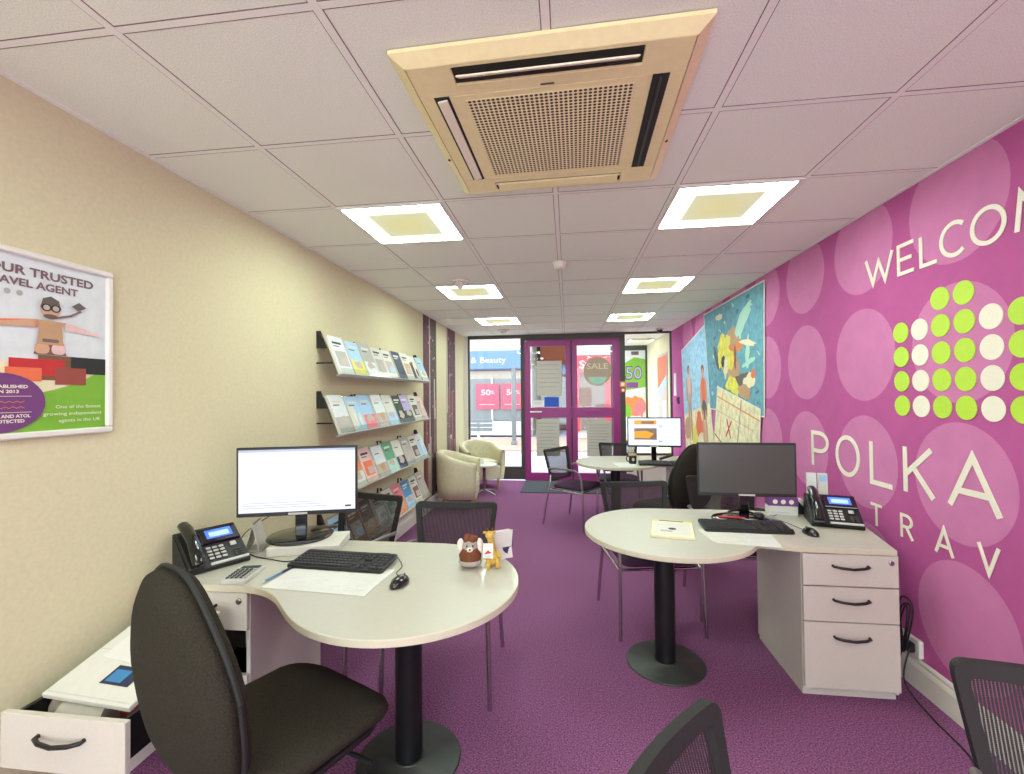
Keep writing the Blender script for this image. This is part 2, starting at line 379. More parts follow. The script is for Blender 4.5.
MB().box((-.04, YF-.006, 1.17), (.12, .012, .13), 'purple_frame', .003).build('push_plate', d1)
MB().box((.165, YF-.006, 1.17), (.12, .012, .13), 'purple_frame', .003).build('push_plate', d2)
b = MB().box((.46, YF-.008, 1.175), (.3, .016, .07), 'purple_frame', .004); b.box((.46, YF-.018, 1.19), (.26, .008, .012), 'purple_frame', .003); b.build('letterbox', d2)
b = MB().box((.07, YF-.03, 1.17), (.03, .04, .2), 'purple_frame', .006); b.build('door_handle', d1)
MB().box((-.54, YF-.003, 1.185), (.2, .004, .022), 'letter_white').build('door_label', d1)
b = MB()
bar(b, -.735, .97, 2.42, H, 'bronze_frame'); bar(b, -.735, -.715, 0, 2.42, 'purple_frame'); bar(b, .06, .085, .0, 2.42, 'bronze_frame', y=YF+.012, d=.04)
bar(b, .845, .885, 0, 2.42, 'purple_frame'); bar(b, .885, .97, 0, 2.42, 'bronze_frame'); bar(b, -.7, .84, 2.40, 2.42, 'purple_frame')
b.box((.07, YF+.03, .004), (1.56, .09, .012), 'chrome', .002)
struct(b.build('trim_2'))
w = struct_empty('window_2'); b = MB()
bar(b, .97, XR, H-.03, H, 'bronze_frame'); bar(b, 1.705, XR, 0, H, 'bronze_frame'); bar(b, .97, XR, .0, .45, 'white_trim'); bar(b, .97, XR, .45, .48, 'bronze_frame', d=.09)
b.build('window_frame', w); MB().box((1.34, YF+.035, 1.48), (.74, .008, 2.0), 'pane_glass').build('pane', w)
# display bay beyond the side glazing
YO = 10.0
struct(MB().box((2.02, (YF+YO)/2+.04, 1.35), (.58, YO-YF, 2.9), 'cream_wall').build('wall_bay'))
struct(MB().box((1.36, (YF+YO)/2+.05, H+.06), (.84, YO-YF, .1), 'ceil_tile').build('ceiling_bay'))
struct(MB().box((1.36, (YF+YO)/2+.05, .2), (.84, YO-YF-.1, .38), 'white_trim').build('floor_bay'))
w = struct_empty('window_3'); b = MB()
for x0, x1, z0, z1 in ((.95, 1.73, 2.42, 2.56), (.95, .99, 0, 2.42), (1.69, 1.73, .4, 2.42), (.99, 1.69, .38, .46)): bar(b, x0, x1, z0, z1, 'bronze_frame', y=YO)
b.build('window_frame', w); MB().box((1.34, YO+.035, 1.44), (.7, .008, 1.96), 'pane_glass').build('pane', w)
t = thing('downlight', 'small white ceiling light in the glazed window bay', 'light', (1.42, 8.9, H))
MB().box((0, 0, -.006), (.5, .3, .012), 'white_trim', .004).build('frame', t); MB().box((0, 0, -.0145), (.44, .24, .004), 'diffuser').build('diffuser', t)

# ------------------------------------------------------------------ ceiling lights and fittings
t0 = None
for j in (2, 5, 8, -2, -5):  # last two rows are added unseen behind the viewpoint to brighten the room
    for x, sd in ((-.948, 'cream wall'), (.852, 'magenta wall')):
        lab = 'square ceiling light nearer the %s, %s' % (sd, {2: 'first beyond the air conditioner', 5: 'second beyond the air conditioner', 8: 'last before the shop front', -2: 'added unseen behind the viewpoint by the desks', -5: 'added unseen, farthest back from the shop front'}[j])
        y = 1.093+.6*j+.3
        if t0 is None:
            t0 = t = thing('ceiling_light', lab, 'light', (x, y, H), 0, 'square ceiling light panels')
            b = MB()
            for c, d in (((0, .287, .002), (.594, .02, .014)), ((0, -.287, .002), (.594, .02, .014)), ((.287, 0, .002), (.02, .554, .014)), ((-.287, 0, .002), (.02, .554, .014))): b.box(c, d, 'white_trim')
            b.build('frame', t); MB().box((0, 0, .003), (.554, .554, .006), 'diffuser').build('diffuser', t)
        else: dup(t0, (x, y, H), 0, lab)

AC = thing('ceiling_air_conditioner', 'yellowed square air conditioning cassette with perforated grille in the ceiling', 'air conditioner', (-.045, 1.715, H), D_(-1.3))
def ringbox(b, o, i, z0, z1, m):
    for sx, sy in ((1, 0), (-1, 0), (0, 1), (0, -1)):
        if sx: b.box((sx*(o+i)/2, 0, (z0+z1)/2), (o-i, 2*o, z1-z0), m, .002)
        else: b.box((0, sy*(o+i)/2, (z0+z1)/2), (2*i, o-i, z1-z0), m, .002)
b = MB(); o_, i_ = .465, .428
vs = []; lv = ((o_, 0), (o_, -.012), (i_, -.036), (i_, -.02))
for h, z in lv: vs += [(h, h, z), (-h, h, z), (-h, -h, z), (h, -h, z)]
b.add(vs, [(k*4+i, (k+1)*4+i, (k+1)*4+(i+1) % 4, k*4+(i+1) % 4) for k in range(3) for i in range(4)], 'ac_beige')
b.build('frame', AC)
b = MB()
b.box((0, 0, -.0295), (.852, .57, .013), 'ac_beige', .002); b.box((0, .3535, -.0295), (.57, .005, .013), 'ac_beige')
for sx in (-1, 1):
    for sy in (-1, 1): b.box((sx*.357, sy*.3555, -.0295), (.138, .141, .013), 'ac_beige', .002)
    b.box((0, sx*.419, -.0295), (.58, .014, .013), 'ac_beige', .001); b.box((0, sx*.31, -.0295), (.58, .05, .013), 'ac_beige', .002)
b.build('panel', AC)
MB().box((0, 0, -.031), (.555, .515, .013), 'perforated').build('grille', AC)
MB().rect(-.022, -.004, .022, .004, 0, 'dark_grey', TR(0, -.30, -.0382) @ RX(PI)).build('badge', AC)
for k, (sx, sy, tilt, mm) in enumerate(((0, -1, 32, 'ac_light'), (-1, 0, 8, 'ac_light'), (1, 0, 75, 'dark_grey'), (0, 1, 3, 'ac_beige'))):
    Rm = RZ({(0, -1): 0, (1, 0): PI/2, (0, 1): PI, (-1, 0): -PI/2}[(sx, sy)]); off = .3735 if sy else .3535
    b = MB(); b.box((0, -off, -.026 if sy else -.0365), (.575, .076 if sy else .052, .006 if sy else .002), 'ac_dark', 0, Rm); b.build('air_slot', AC)
    b = MB(); b.box((0, 0, 0), (.55, .058 if sy else (.034 if sx < 0 else .01), .006), mm, .002, Rm @ TR(0, -off, -.038 if sy else -.041) @ RX(D(tilt)))
    b.build('louvre', AC)
b = MB(); [b.sphere((sx*.444, sy*.12, -.026), .006, 'ac_dark', 8) for sx in (-1, 1) for sy in (1,)]; b.build('screw', AC)

t = thing('motion_detector', 'white cone shaped ceiling sensor on three struts between the left light panels', 'sensor', (-.95, 3.93, H))
MB().lathe([(.075, 0), (.078, -.006), (.07, -.014), (.05, -.016)], 'det_white').build('base', t)
MB().lathe([(.045, -.012), (.04, -.03), (.022, -.06), (.006, -.075)], 'det_white').build('cone', t)
for k in range(3):
    a = k*2*PI/3+.5; MB().tube([(.07*math.cos(a), .07*math.sin(a), -.01), (.04*math.cos(a), .04*math.sin(a), -.045), (.004*math.cos(a), .004*math.sin(a), -.076)], .004, 'det_white', 6).build('strut', t)
def detector(loc, lab):
    t = thing('smoke_detector', lab, 'smoke detector', loc)
    MB().lathe([(.055, 0), (.056, -.01), (.05, -.018), (.05, -.024)], 'det_white').build('base', t)
    MB().lathe([(.048, -.022), (.05, -.036), (.04, -.05), (.02, -.054)], 'det_white').build('cover', t); return t
detector((-.048, 3.5, H-.002), 'round white smoke detector on the central ceiling strip')
t = thing('emergency_light', 'white emergency light on the ceiling above the left window', 'light', (-1.0, 7.05, H))
MB().lathe([(.09, 0), (.09, -.012), (.06, -.02), (.05, -.022)], 'det_white').build('base', t); MB().lathe([(.05, -.02), (.045, -.05), (.02, -.06)], 'white').build('lamp_head', t)
t = thing('dome_camera', 'small dark dome camera on the ceiling near the magenta wall', 'camera', (1.47, 7.35, H))
MB().lathe([(.06, 0), (.06, -.02), (.055, -.025)], 'det_white').build('base', t); MB().sphere((0, 0, -.03), (.045, .045, .045), 'black_gloss').build('dome', t)

# ------------------------------------------------------------------ lettering and dots on the magenta wall
def stroke(b, pts, wd, M, closed=False, dep=.006, m='letter_white'):
    P = [Vector((p[0], p[1])) for p in pts]; n = len(P); L = []; R = []
    for i in range(n):
        if closed: a, c = P[(i-1) % n], P[(i+1) % n]
        else: a, c = P[max(i-1, 0)], P[min(i+1, n-1)]
        d1 = (P[i]-a).normalized() if (P[i]-a).length > 1e-9 else None; d2 = (c-P[i]).normalized() if (c-P[i]).length > 1e-9 else None
        d1 = d1 or d2; d2 = d2 or d1; t = (d1+d2).normalized(); nn = Vector((-t.y, t.x)); k = 1/max(.35, nn.dot(Vector((-d1.y, d1.x))))
        L.append(P[i]+nn*wd/2*k); R.append(P[i]-nn*wd/2*k)
    vs = [(p.x, p.y, z) for z in (0, dep) for p in L+R]; N = 2*n; fs = []
    for i in range(n if closed else n-1):
        j = (i+1) % n
        fs += [(N+n+i, N+n+j, N+j, N+i), (i, j, N+j, N+i), (n+j, n+i, N+n+i, N+n+j)]
    if not closed: fs += [(0, N, N+n, n), (n-1, 2*n-1, N+2*n-1, N+n-1)]
    b.add(vs, fs, m, False, M)
def arc(cx, cy, rx, ry, a0, a1, n=20): return [(cx+rx*math.cos(D(a0+(a1-a0)*i/n)), cy+ry*math.sin(D(a0+(a1-a0)*i/n))) for i in range(n+1)]
GL = {'W': [[(0, 1), (.27, 0), (.5, .8), (.73, 0), (1, 1)]], 'E': [[(1, 1), (0, 1), (0, 0), (1, 0)], [(0, .5), (.85, .5)]], 'L': [[(0, 1), (0, 0), (1, 0)]],
      'C': [arc(.55, .5, .55, .5, 48, 312)], 'O': ['closed', arc(.5, .5, .5, .5, 0, 348, 29)], 'M': [[(0, 0), (.1, 1), (.5, .2), (.9, 1), (1, 0)]],
      'P': [[(0, 0), (0, 1), (.45, 1)]+arc(.45, .73, .55, .27, 90, -90, 12)+[(0, .46)]], 'K': [[(0, 0), (0, 1)], [(.95, 1), (.05, .42)], [(.3, .57), (1, 0)]],
      'A': [[(0, 0), (.5, 1), (1, 0)], [(.17, .32), (.83, .32)]], 'T': [[(0, 1), (1, 1)], [(.5, 1), (.5, 0)]],
      'R': [[(0, 0), (0, 1), (.45, 1)]+arc(.45, .75, .5, .25, 90, -90, 12)+[(0, .5)], [(.45, .5), (1, 0)]], 'V': [[(0, 1), (.5, 0), (1, 1)]]}
def letter(ch, ya, yb, z0, z1, wd, lab, grp):
    b = MB(); M = onR(XR-.002, ya-.014, z0); W_ = ya-yb-wd; Hh = z1-z0-wd; cl = False
    for k, g in enumerate(GL[ch]):
        if g == 'closed': cl = True; continue
        stroke(b, [(wd/2+p[0]*W_, wd/2+p[1]*Hh) for p in g], wd, M @ TR(0, 0, -.0003*k), cl, dep=.0032)
    return tag(b.build('wall_letter'), lab, 'letter', grp)
for ch, a, c, lab in (('W', 2.84, 2.61, 'first letter, beside the ceiling edge'), ('E', 2.585, 2.463, 'E after the W'), ('L', 2.436, 2.322, 'L between E and C'), ('C', 2.316, 2.17, 'C between L and O'), ('O', 2.156, 1.995, 'O next to the M'), ('M', 1.965, 1.77, 'M after the O'), ('E', 1.73, 1.61, 'last E of the word')):
    letter(ch, a, c, 2.085, 2.248, .019, 'white wall letter %s of WELCOME, %s' % (ch, lab), 'WELCOME lettering on the magenta wall')
for ch, a, c in (('P', 3.455, 3.243), ('O', 3.167, 2.925), ('L', 2.836, 2.645), ('K', 2.576, 2.374), ('A', 2.307, 2.042)):
    letter(ch, a, c, .955, 1.213, .027, 'large white wall letter %s of POLKA above the desk phone' % ch, 'POLKA lettering on the magenta wall')
for ch, a, c in (('T', 2.843, 2.738), ('R', 2.606, 2.518), ('A', 2.387, 2.278), ('V', 2.162, 2.058), ('E', 1.92, 1.84), ('L', 1.70, 1.62)):
    letter(ch, a, c, .718, .85, .015, 'small white wall letter %s of TRAVEL below the big word' % ch, 'TRAVEL lettering on the magenta wall')
COLS = [('lime', 4), ('letter_white', 4), ('lime', 5), ('lime', 5), ('letter_white', 4), ('lime', 4)]
ordn = ['first', 'second', 'third', 'fourth', 'fifth', 'sixth', 'seventh', 'eighth', 'ninth', 'tenth']
for i, (m_, n_) in enumerate(COLS):
    for k in range(n_):
        b = MB(onR(XR-.001, 2.56-.1252*i, 1.41+.1265*k)); b.prism(ell(0, 0, .053, .053, 32), 0, .0032, m_, .0008)
        tag(b.build('logo_dot'), '%s logo dot, %s row up, %s column from the shop front end' % ('lime green' if m_ == 'lime' else 'cream white', ordn[k], ordn[i]), 'wall dot', 'dots of the wall logo')

# ------------------------------------------------------------------ mural panels on the magenta wall
def mural(name, lab, quad, paint, off):
    b = MB(); M = onR(XR-off, 0, 0)
    q = [(-y, z) for y, z in quad]
    b.prism(q, -.0, .003, 'letter_white', M=M); cxm = sum(p[0] for p in q)/4; czm = sum(p[1] for p in q)/4
    paint(b, M, [(cxm+(p[0]-cxm)*.978, czm+(p[1]-czm)*.978) for p in q]); return tag(b.build(name), lab, 'mural')
def bil(q, u, v):                                            # q: tl, tr, br, bl
    t = [q[0][k]+(q[1][k]-q[0][k])*u for k in (0, 1)]; b_ = [q[3][k]+(q[2][k]-q[3][k])*u for k in (0, 1)]
    return (t[0]+(b_[0]-t[0])*v, t[1]+(b_[1]-t[1])*v)
def blob(q, u, v, ru, rv, n=18, wob=.18, rot=0, seed=0):
    rs = random.Random(seed); o = []
    for i in range(n):
        a = 2*PI*i/n; k = 1+wob*(rs.random()-.5)*2; x = ru*k*math.cos(a); y = rv*k*math.sin(a)
        o.append(bil(q, u+x*math.cos(rot)-y*math.sin(rot), v+x*math.sin(rot)+y*math.cos(rot)))
    return o
def paint_sea(b, M, q):
    b.flat(q, .0036, 'm_teal', M); n = .0040
    rs = random.Random(3)
    for k in range(46):
        u, v = rs.uniform(.04, .96), rs.uniform(.04, .93); b.flat(blob(q, u, v, rs.uniform(.008, .035), rs.uniform(.006, .022), 9, .4, rs.random()*3, k), n, rs.choice(['c_mint', 'm_deepteal', 'm_deepteal', 'c_sky', 'c_green']), M); n += .00002
    for u, v, ru, rv, c, ro in ((.22, .5, .03, .13, 'c_smoke', -.3), (.55, .66, .1, .16, 'c_tan', .1), (.66, .72, .17, .05, 'c_smoke', -.2), (.52, .78, .13, .1, 'm_yellow', .3), (.8, .73, .09, .06, 'c_cream', -.3),
        (.72, .82, .1, .06, 'c_tan', .2), (.46, .5, .11, .13, 'm_yellow', .1), (.34, .44, .09, .16, 'm_yellow', .1), (.6, .42, .12, .05, 'c_orange', .1), (.56, .33, .1, .08, 'c_tan', 0), (.45, .36, .06, .06, 'c_yellow', 0),
        (.72, .22, .06, .17, 'c_mint', .75), (.78, .5, .03, .14, 'c_mint', .1), (.78, .42, .12, .025, 'c_cream', .2), (.8, .58, .1, .02, 'c_mint', -.3), (.32, .1, .07, .03, 'c_cream', 0),
        (.36, .55, .045, .06, 'c_black', 0), (.4, .6, .04, .1, 'c_cream', .2), (.58, .52, .02, .1, 'c_rust', 0), (.45, .86, .12, .05, 'c_green', .2), (.86, .68, .03, .04, 'c_coral', 0)):
        b.flat(blob(q, u, v, ru, rv, 18, .2, ro, int(u*100)), n, c, M); n += .00004
def figure(b, M, q, u, v, h, skin, top, bottom, n, seed):
    k = .55
    for du, dv, ru, rv, c in ((0, 0, .055, .045, 'c_brown'), (0, .025, .042, .04, skin), (0, .16, .1, .11, top), (-.1, .2, .03, .11, skin), (.1, .2, .03, .11, skin), (0, .31, .09, .08, bottom), (-.045, .5, .04, .2, skin), (.045, .5, .04, .2, skin)):
        b.flat(blob(q, u+du*h, v+dv*h, ru*h, rv*h, 14, .08, 0, seed), n, c, M); n += .00004
def paint_people(b, M, q):
    b.flat(q, .0036, 'm_sky', M)
    b.flat([bil(q, 0, .62), bil(q, 1, .55), bil(q, 1, 1), bil(q, 0, 1)], .0038, 'm_cream', M)
    for k, (u, v) in enumerate(((.1, .75), (.4, .8), (.6, .7), (.95, .8))): b.flat(blob(q, u, v, .12, .1, 12, .3, 0, k), .0039, ('c_tan', 'c_yellow', 'c_coral', 'c_cream')[k], M)
    figure(b, M, q, .26, .22, .9, 'c_tan', 'c_palepink', 'c_mist', .0041, 1); figure(b, M, q, .8, .3, .95, 'c_skin', 'c_coral', 'c_smoke', .0045, 2)
def paint_map(b, M, q):
    b.flat(q, .0036, 'm_cream', M)
    def ln(u0, v0, u1, v1, w, c, n): 
        stroke(b, [bil(q, u0, v0), bil(q, u1, v1)], w, M @ TR(0, 0, n), dep=.0001, m=c)
    for u0, v0, u1, v1, w, c in ((0, .12, 1, .17, .014, 'c_orange'), (0, .62, .55, .9, .018, 'c_rust'), (.16, 0, .12, 1, .012, 'c_orange'), (.62, 0, .56, 1, .014, 'c_smoke'), (.3, .36, .42, .6, .028, 'c_red'), (.42, .36, .3, .6, .028, 'c_red'), (0, .3, .9, .36, .006, 'c_tan'), (.8, .1, .78, 1, .008, 'c_tan')): ln(u0, v0, u1, v1, w, c, .0038)
    for k, (u, v) in enumerate(((.58, .8), (.74, .76))): figure(b, M, q, u, v, .32, 'c_smoke', 'c_rust', 'c_smoke', .0042, k)
mural('wall_mural', 'blue beach mural panel with two standing figures, behind the underwater panel', ((7.05, 2.13), (5.80, 2.36), (5.60, .55), (6.85, .55)), paint_people, .0034)
mural('wall_mural', 'teal underwater mural panel with a yellow masked swimmer, highest on the magenta wall', ((5.89, 2.47), (4.13, 2.47), (4.18, 1.262), (5.70, 1.285)), paint_sea, .009)
mural('wall_mural', 'pale yellow mural panel with a red cross, overlapping the underwater panel', ((5.40, 1.563), (4.245, 1.335), (4.31, .72), (5.60, .66)), paint_map, .0155)
t = thing('access_reader', 'small dark red wall box beside the side window', 'reader', (XR, 7.27, 1.37))
MB().box((-.015, 0, 0), (.03, .09, .11), 'c_plum', .005).build('body', t); MB().box((-.032, 0, .01), (.004, .06, .05), 'black_plastic', .001).build('keypad', t)
tag(MB().box((XR-.004, 7.48, 1.62), (.006, .15, .36), 'white', .001).build('wall_notice'), 'tall white notice on the magenta wall next to the shop front', 'notice')
t = thing('fire_call_point', 'red fire alarm call point with a notice above on the door post', 'alarm', (.925, YF, 1.56))
MB().box((0, -.02, -.02), (.09, .04, .09), 'call_red', .005).build('body', t); MB().box((0, -.008, .08), (.1, .004, .1), 'c_orange', .001).rect(-.03, -.03, .03, .03, .011, 'letter_white', TR(0, 0, .08) @ onF(0, 0, 0)).build('sign', t)
MB().box((0, -.042, -.02), (.045, .004, .045), 'letter_white', .001).build('glass_panel', t)

# ------------------------------------------------------------------ left wall: framed poster, skyline strips
def rr2(cx_, cy_, w, h): return [(cx_+x, cy_+y) for x, y in rr(w, h, min(w, h)*.42)]
P = thing('framed_poster', 'framed travel agent poster with goggled flyer on suitcases, on the cream wall', 'poster', (xl(1.312), 1.312, 1.668))
W2, H2 = .222, .3085
b = MB(onL(0, 0, 0))
for x0, y0, x1, y1 in ((-W2, H2-.022, W2, H2), (-W2, -H2, W2, -H2+.022), (-W2, -H2+.022, -W2+.022, H2-.022), (W2-.022, -H2+.022, W2, H2-.022)):
    b.box(((x0+x1)/2, (y0+y1)/2, .009), (x1-x0, y1-y0, .018), 'ac_light' if False else 'white_trim', .005)
b.build('frame', P)
b = MB(onL(.004, 0, 0)); w_, h_ = W2-.02, H2-.02
b.rect(-w_, -h_, w_, h_, 0, 'c_pale'); n = .0006
b.flat([(-w_, -.06), (w_, -.04), (w_, -h_), (-w_, -h_)], n, 'c_cream')
hill = [(-w_, -h_)]+[(-w_+2*w_*i/16, -.175+.07*((i/16)**2)*1.0+(.04 if False else 0)+.045*(i/16)**4) for i in range(17)]+[(w_, -h_)]
b.flat(hill, n*2, 'c_leaf')
for x0, y0, x1, y1, c, k in ((-.02, -.115, .10, -.03, 'c_brown', 3), (-.10, -.10, .06, -.045, 'c_red', 4), (.08, -.09, .20, -.03, 'c_black', 4), (.03, -.13, .13, -.07, 'c_rust', 5), (-.11, -.12, -.01, -.075, 'c_coral', 5)): b.rect(x0, y0, x1, y1, n*k, c)
for p, k, c in (([(-.012, -.028), (.086, -.028), (.078, .012), (-.002, .012)], 5.4, 'c_brown'), (rr2(.012, -.008, .044, .036), 5.8, 'c_skin'), (rr2(.062, -.008, .044, .036), 6.2, 'c_palepink'), ([(-.002, .006), (.076, .006), (.072, .07), (.085, .088), (-.01, .088), (.003, .07)], 7, 'c_tan'), (rr2(.037, .02, .05, .012), 7.4, 'c_mauve'),
    ([(-.01, .088), (-.12, .064), (-.13, .052), (-.01, .062)], 8, 'c_skin'), ([(.085, .088), (.195, .062), (.196, .052), (.08, .062)], 8, 'c_palepink'), ([(-.01, .088), (-.20, .06), (-.20, .048), (.0, .062)], 7, 'c_coral'),
    (ell(.035, .128, .03, .036), 9, 'c_skin'), ([(.004, .13), (.012, .162), (.036, .172), (.06, .16), (.068, .13)], 10, 'c_smoke'), (ell(.022, .132, .015, .013), 11, 'c_black'), (ell(.05, .132, .015, .013), 11, 'c_black'), (ell(.022, .132, .010, .009), 12, 'c_mist'), (ell(.05, .132, .010, .009), 12, 'c_mist'),
    ([(.05, .097), (.10, .112), (.135, .135), (.13, .14), (.095, .118), (.05, .104)], 9, 'c_mauve'), ([(.10, .15), (.125, .168), (.15, .152), (.122, .136)], 10, 'c_smoke'), (ell(.035, .103, .022, .008), 10, 'c_smoke')): b.flat([(x-.022, y) for x, y in p], n*k, c)
b.flat(ell(-.125, -.19, .125, .095, 40), n*9, 'c_plum')
b.text('YOUR TRUSTED', -.018, .228, .029, n*3, 'c_mauve', 'c', .345, .03); b.text('TRAVEL AGENT', -.035, .190, .025, n*3, 'c_mauve', 'c', .275, .03)
b.flat(ell(-.072, .166, .009, .009, 16), n*3, 'c_grey'); b.flat(ell(-.105, .166, .009, .009, 16), n*3, 'c_grey')
for i, st in enumerate(('ESTABLISHED', 'IN 2013')): b.text(st, -.103, -.143-.016*i, .0105, n*10, 'letter_white', 'c', .105 if i == 0 else .056, .03)
for i, st in enumerate(('ABTA AND ATOL', 'PROTECTED')): b.text(st, -.103, -.238-.016*i, .0105, n*10, 'letter_white', 'c', .12 if i == 0 else .088, .03)
for yy in (-.17, -.222): b.rect(-.21, yy, -.04, yy+.0015, n*10, 'letter_white')
for k, yy in enumerate((-.19, -.208)):
    stroke(b, [(-.19+.01*i, yy+.005*((i+k) % 2)) for i in range(14)], .002, TR(0, 0, n*10), dep=.0002, m='c_orange')
b.text('One of the fastest', .105, -.212, .012, n*10, 'letter_white', 'c', .15); b.text('growing independent', .088, -.236, .012, n*10, 'letter_white', 'c', .19); b.text('agents in the UK', .11, -.26, .012, n*10, 'letter_white', 'c', .14)
b.build('poster_print', P)
def skyline(name, lab, y0, y1, segs, seed):
    rs = random.Random(seed); b = MB(onL(xl(y0)+.0005, y0, 0)); w = y1-y0
    b.prism([(0, .16), (w, .16), (w, H-.01), (0, H-.01)], 0, .002, segs[0]); n = .0026
    for u0, u1, c in segs[1]: b.rect(u0*w, .16, u1*w, H-.01, n, c)
    n += .0006
    for k in range(9):
        x = rs.random()*w*.85; hgt = rs.uniform(.5, 1.7); b.rect(x, .16, x+w*rs.uniform(.06, .16), .16+hgt, n, rs.choice(['c_smoke', 'c_mauve', 'c_mist', 'c_palepink', 'c_rust'])); n += .0004
    for k in range(16):
        x = rs.random()*w*.9; z = rs.uniform(.3, 2.4); b.rect(x, z, x+.03*w+.01, z+.03, n, 'c_mist')
    return tag(b.build(name), lab, 'mural')
skyline('skyline_mural', 'grey and brown city skyline print beside the brochure rack', 5.42, 5.98, ('strip_dark', [(0, .42, 'strip_plum'), (.42, .5, 'c_mist')]), 2)
skyline('skyline_mural', 'dark plum city skyline print nearest the left window', 6.52, 7.05, ('strip_plum', [(.0, .12, 'c_mist'), (.3, .42, 'strip_dark')]), 5)

# ------------------------------------------------------------------ desks
def arcpts(cx, cy, r, a0, a1, n): return [(cx+r*math.cos(D(a0+(a1-a0)*i/n)), cy+r*math.sin(D(a0+(a1-a0)*i/n))) for i in range(n+1)]
def bez(p0, p1, p2, p3, n): return [tuple((1-t)**3*p0[k]+3*(1-t)**2*t*p1[k]+3*(1-t)*t*t*p2[k]+t**3*p3[k] for k in (0, 1)) for t in [i/n for i in range(n+1)]]
def desk(outline, loc, cxy, lab):
    t = thing('office_desk', lab, 'desk', (loc[0], loc[1], 0), 0, 'white office desks with a rounded meeting end')
    ol = [(x-loc[0], y-loc[1]) for x, y in outline]
    MB().prism(ol, .703, .73, 'desk_white', .0025, 'desk_edge').build('worktop', t)
    c = (cxy[0]-loc[0], cxy[1]-loc[1], 0)
    MB().lathe([(.055, .012), (.055, .70)], 'black_steel', 32, c).lathe([(.12, .694), (.12, .703)], 'black_steel', 24, c).build('column', t)
    MB().lathe([(.205, 0), (.21, .004), (.205, .010), (.062, .014), (.06, .02)], 'base_steel', 48, c).build('base_plate', t)
    return t
CL = (-.66, 1.79); RL = .455
ol = arcpts(*CL, RL, 90, -128, 44)
e_ = ol[-1]
ol += bez(e_, (e_[0]-.13, e_[1]+.10), (-1.12, 1.645), (-1.30, 1.665), 10)[1:]
ol += [(-1.755, 1.655), (-1.755, 2.245)]
DL = desk(ol, (-1.2, 1.9), CL, 'white desk along the cream wall with round meeting end and open drawer below')
CR = (.54, 2.6); RR_ = .45
def right_desk(dy, lab):
    o = arcpts(CR[0], CR[1]+dy, RR_, -42, -270, 44)[::1]
    o = [(.54+RR_*math.cos(D(a)), 2.6+dy+RR_*math.sin(D(a))) for a in [-30-(240*i/44) for i in range(45)]]
    s_ = bez((o[0][0], o[0][1]), (o[0][0]+.02, o[0][1]+.035), (.98, 2.40+dy), (1.06, 2.372+dy), 8)
    o = [(1.60, 3.05+dy) if False else (1.70, 3.05+dy)]+[(1.66, 2.80+dy), (1.545, 2.345+dy), (1.12, 2.36+dy)]+s_[::-1][1:]+o[1:]
    return desk(o, (1.1, 2.7+dy), (CR[0]-.02, CR[1]+dy-.02), lab)
DR = right_desk(0, 'white desk by the magenta wall with round meeting end and three closed drawers')
DT = right_desk(2.5, 'small looking white desk near the shop doors with a round meeting end')
def handle(b, x, y, z): b.tube([(x-.078, y, z+.004), (x-.078, y-.012, z+.003), (x-.05, y-.024, z), (x, y-.03, z-.003), (x+.05, y-.024, z), (x+.078, y-.012, z+.003), (x+.078, y, z+.004)], .0065, 'black_plastic', 8)
def pedestal(loc, W, Dp, lab, pulled=None, flip=1):
    t = thing('drawer_pedestal', lab, 'drawers', loc)
    b = MB(); hw = W/2
    b.box((-hw+.009, Dp/2, .366), (.018, Dp, .672), 'grey_board', .001); b.box((hw-.009, Dp/2, .366), (.018, Dp, .672), 'grey_board', .001)
    b.box((0, Dp-.009, .366), (W-.036, .018, .672), 'grey_board'); b.box((0, Dp/2, .693), (W-.036, Dp-.036, .018), 'grey_board')
    b.box((0, Dp/2+.01, .04), (W-.036, Dp-.05, .018), 'grey_board'); b.build('carcass', t)
    MB().box((0, Dp/2+.005, .0155), (W-.01, Dp-.02, .031), 'grey_board', .001).build('plinth', t)
    for k, (z0, z1) in enumerate(((.546, .698), (.374, .540), (.05, .369))):
        off = -.5 if pulled == k else 0
        b = MB().box((0, off-.009, (z0+z1)/2), (W-.004, .018, z1-z0), 'grey_front', .0015)
        d = b.build('drawer', t)
        b = MB(); zc = z0+.03; hh = min(.13, z1-z0-.04); Dd = Dp-.09
        b.box((-hw+.034, off+Dd/2, zc+hh/2), (.014, Dd, hh), 'black_steel'); b.box((hw-.034, off+Dd/2, zc+hh/2), (.014, Dd, hh), 'black_steel'); b.box((0, off+Dd-.006, zc+hh/2), (W-.09, .012, hh), 'black_steel'); b.box((0, off+Dd/2, zc+.004), (W-.09, Dd-.02, .008), 'black_steel')
        b.build('drawer_box', d)
        b = MB(); handle(b, 0, off-.018, z0+(z1-z0)*(.62 if k < 2 else .78)); b.build('handle', d)
    MB().lathe([(.012, 0), (.012, .006), (.009, .007)], 'chrome', 16, M=TR(hw-.035, -.018, .665) @ RX(PI/2)).build('lock', t)
    return t
pedestal((1.345, 2.375, 0), .43, .52, 'grey three drawer pedestal closed under the desk by the magenta wall')
pedestal((1.345, 4.885, 0), .43, .52, 'grey pedestal under the far desk near the shop doors, mostly hidden')
pedestal((-1.505, 1.69, 0), .43, .52, 'grey pedestal by the cream wall with its middle drawer pulled out', pulled=1)
